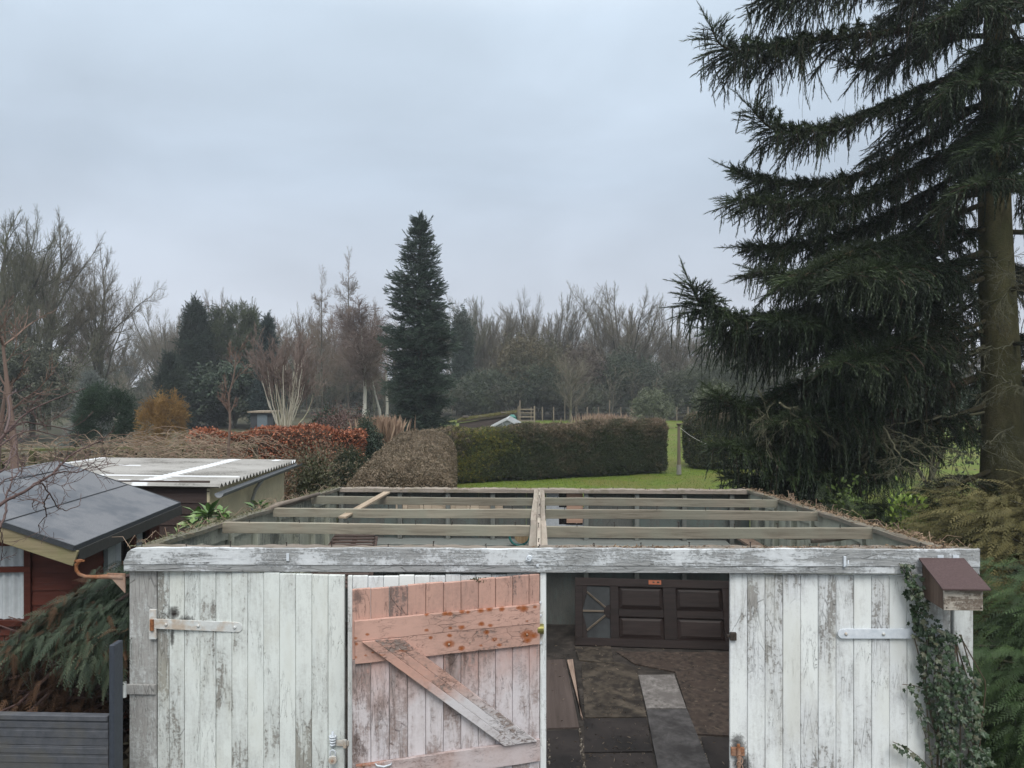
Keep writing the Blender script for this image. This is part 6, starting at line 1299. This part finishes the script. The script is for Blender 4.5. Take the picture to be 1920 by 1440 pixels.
for L, d0, d1 in paths:
    pp = lift(L, d0, d1, 10)
    for i in range(len(pp) // 2, len(pp)): k = 3; sprays(mb2, pp[i] + rg.normal(0, .05, (k, 3)), rg.normal(0, .5, (k, 3)) + [-.5, -.2, -.4], rg.uniform(.08, .16, k), rg.rand(k), rg)
n = 560; px = rg.uniform(-40, 215, n); lo = 1195 + (215 - px) * .12; py = lo + rg.rand(n) ** .8 * 170 - 20; dd = rg.uniform(4.75, 5.25, n); p = np.array([P(a, b, c) for a, b, c in zip(px, py, dd)])
sprays(mb2, p, np.c_[rg.normal(-.3, .5, n), rg.normal(-.2, .3, n), rg.normal(-.7, .4, n)], rg.uniform(.08, .2, n), rg.rand(n), rg)
for k in range(46): a = P(rg.uniform(60, 240), rg.uniform(1180, 1330), 5.0); b = a + [rg.uniform(-.7, -.1), rg.normal(0, .2), rg.uniform(-.35, .15)]; lb.path([a, (a + b) / 2 + rg.normal(0, .04, 3), b], [.012, .008, .004], 5)
obj('foliage', m, CB2, LC); obj('dead_foliage', mb2, DBR, LC); obj('limbs', lb, DRB, LC)
bush('dark_bush', 90, 1210, 5.35, 330, 3500, .08, leafm('deep_brown', [(.012, .009, .006), (.03, .02, .013), (.05, .032, .02)]), 'dark dead undergrowth below the left cypress, behind the grey fence', 73, tmpl=T_leaf, depth=.35)

# ------------------------------------------------------------------ laurel between shed and garage
LAU = leafm('laurel_leaf', [(.035, .085, .018), (.075, .15, .032), (.14, .22, .07), (.20, .28, .11)], .35, .5)
TLa = np.array([(0, 0, 0), (.25, -.16, .05), (.6, -.19, .06), (1, 0, -.08), (.6, .19, .06), (.25, .16, .05), (.5, 0, -.0)]); TLf = np.array([(0, 1, 6), (1, 2, 6), (2, 3, 6), (3, 4, 6), (4, 5, 6), (5, 0, 6)])
def laurel(label, spots_, seed):
    g = P(*spots_[0][:2], spots_[0][2]) * [1, 1, 0]; r = empty('laurel', g, label, 'shrub'); rg = np.random.RandomState(seed); st = MB(); lf = MB()
    for x, y, d, k, s in spots_:
        c = P(x, y, d); st.path([g + [rg.normal(0, .05), 0, 0], (g + c) / 2 * [1, 1, 1], c], [.012, .010, .006], 6); n = k
        a = np.arange(n) * 2.4 + rg.rand(); el = rg.uniform(-.1, 1.1, n); D = np.c_[np.cos(a) * np.cos(el), np.sin(a) * np.cos(el), np.sin(el)]; p = c + np.c_[np.zeros((n, 2)), -rg.rand(n) * .07]
        lf.scat(TLa, TLf, p, frames(D, rg.normal(0, .3, n)), s * rg.uniform(.7, 1.15, n))
    obj('stem', st, BARK, r); obj('foliage', lf, LAU, r); return r
laurel('glossy light green laurel shoots beside the left garage wall', [(372, 965, 6.9, 13, .17), (392, 955, 6.8, 13, .17), (412, 962, 6.9, 12, .16), (360, 982, 6.6, 10, .14), (425, 975, 6.9, 9, .13), (400, 980, 6.7, 10, .14)], 1)
laurel('smaller laurel shoot further along the left garage wall', [(478, 945, 8.3, 9, .16), (492, 950, 8.3, 7, .13)], 2)
laurel('tiny laurel sprig near the front of the left garage wall', [(333, 993, 6.0, 5, .08)], 3)
for px, py, d, s in ((560, 925, 9.2, 5), (545, 935, 8.9, 6)): pass

# ------------------------------------------------------------------ ivy on the right post
IV = leafm('ivy_leaf', [(.014, .030, .012), (.024, .048, .020), (.040, .070, .030), (.075, .075, .045)], .42, .45)
ang = np.linspace(-2.5, 2.5, 11); rad_ = np.array([.55, .42, .75, .5, .8, .62, 1.15, .62, .8, .5, .75])
rad_ = np.array([.45, .62, .45, .85, .58, 1.15, .58, .85, .45, .62, .45])
TI = np.vstack([[0, 0, .06], np.c_[.45 + 0 * ang, np.zeros((11, 2))]]); TI[1:, 0] = .35 + .55 * rad_ * np.cos(ang); TI[1:, 1] = .55 * rad_ * np.sin(ang); TI[0] = (.3, 0, .07); TI[1:, 2] = -.05 * rad_
TIf = np.array([(0, i, i + 1) for i in range(1, 11)] + [(0, 11, 1)])
IY = empty('ivy', PY(1790, 1440, 4.56) * [1, 1, 0], 'dark green ivy climbing the right post and door edge up to the bird box', 'ivy')
bounds = [(1055, 1688, 1696), (1085, 1697, 1712), (1110, 1704, 1732), (1150, 1712, 1748), (1180, 1714, 1776), (1230, 1720, 1806), (1270, 1728, 1832), (1320, 1745, 1840), (1370, 1755, 1848), (1445, 1760, 1850), (1560, 1762, 1850)]
B_ = np.array(bounds, float); rg = np.random.RandomState(17); ps = []; st = MB()
while len(ps) < 1750:
    y = rg.uniform(1055, 1560); l, h = np.interp(y, B_[:, 0], B_[:, 1]), np.interp(y, B_[:, 0], B_[:, 2]); x = rg.uniform(1688, 1852); e = 3 * sin(y * .09) + 4 * sin(y * .037)
    if not l + e - 2 < x < h + e: continue
    if ((x - 1796) / 12) ** 2 + ((y - 1222) / 26) ** 2 < 1 and rg.rand() < .9: continue
    if ((x - 1800) / 12) ** 2 + ((y - 1400) / 45) ** 2 < 1 and rg.rand() < .75: continue
    if sin(x * .13 + y * .05) * sin(y * .071 - x * .09) > .45 and rg.rand() < .75: continue
    ps.append(PY(x, y, 4.55 + .045 - .13 * rg.rand() * min(1, (x - l) / 30 + .2)))
def strand(L, n_, Y=4.592, r=.0025):
    pp = np.array([PY(x, y, Y) for x, y in L]); k = len(pp); t = np.linspace(0, k - 1, 20); q = np.array([[np.interp(a, range(k), pp[:, i]) for i in range(3)] for a in t]); st.path(q, r, 5)
    for a in np.linspace(0, k - 1, n_): ps.append(np.array([np.interp(a, range(k), pp[:, i]) for i in range(3)]) + np.array([rg.normal(0, .010), -.012, rg.normal(0, .010)]))
strand([(1686, 1056), (1700, 1080), (1712, 1100), (1720, 1130), (1716, 1180)], 34, 4.57); strand([(1702, 1058), (1710, 1080), (1735, 1120)], 16, 4.57); strand([(1692, 1283), (1712, 1285), (1740, 1294)], 14)
strand([(1714, 1300), (1722, 1330), (1732, 1370), (1745, 1410), (1750, 1445)], 34); strand([(1674, 1391), (1700, 1402), (1722, 1418), (1744, 1440)], 24); strand([(1722, 1325), (1748, 1365), (1760, 1380)], 5)
for k in range(16): x = rg.uniform(1745, 1835); strand([(x, 1560), (x + rg.normal(0, 12), 1400), (x + rg.normal(-10, 14), 1280), (x - 25 + rg.normal(0, 10), 1190)], 4, 4.585, .004)
ps = np.array(ps); n = len(ps); Dv = np.c_[rg.normal(0, .6, n), rg.normal(-.45, .35, n), rg.normal(-.7, .5, n)]
# leaf normals roughly facing outwards: build frames whose third axis leans towards the camera
X_ = Dv / np.linalg.norm(Dv, axis=1)[:, None]; N_ = np.c_[rg.normal(0, .35, n), -np.ones(n), rg.normal(.5, .35, n)]; N_ -= (N_ * X_).sum(1)[:, None] * X_; N_ /= np.linalg.norm(N_, axis=1)[:, None]; Y_ = np.cross(N_, X_)
obj('foliage', MB().scat(TI, TIf, ps, np.stack([X_, Y_, N_], 2), np.clip(rg.gamma(6, .0055, n), .012, .052)), IV, IY); obj('stem', st, leafm('ivy_stem', [(.06, .045, .03), (.12, .09, .06)]), IY)
# dry tufts of grass poking over the wall tops
m = MB(); rg = np.random.RandomState(19)
for k in range(150):
    side = rg.rand() < .45; y = rg.uniform(4.8, 9.2); x = (-2.66 if side else 2.67) + rg.normal(0, .03); p = np.array([x, y, Zt(y) - rg.uniform(.0, .05)]); L = rg.uniform(.06, .20); a = rg.uniform(0, 2 * pi)
    m.path([p, p + [cos(a) * L * .4, sin(a) * L * .4, L * .4], p + [cos(a) * L, sin(a) * L, L * rg.uniform(-.1, .35)]], [.0022, .0018, .001], 4, cap=False)
tag(obj('dry_stalks', m, GT), 'dry stalks and runners along both garage wall tops', 'dry stalks', kind='stuff')
# ------------------------------------------------------------------ damp winter air
HZ = MB().box((-300, -25, -1.5), (300, 260, 18)); hm = bpy.data.materials.new('damp_air'); hm.use_nodes = True; ht = hm.node_tree; ht.nodes.clear()
pv = nd(ht, 'VolumePrincipled', {'Color': (.86, .92, 1.0, 1), 'Density': .0010}); nd(ht, 'OutputMaterial', {'Volume': pv})
tag(obj('haze', HZ, hm), 'thin damp haze over the whole garden and wood', 'haze', kind='stuff')
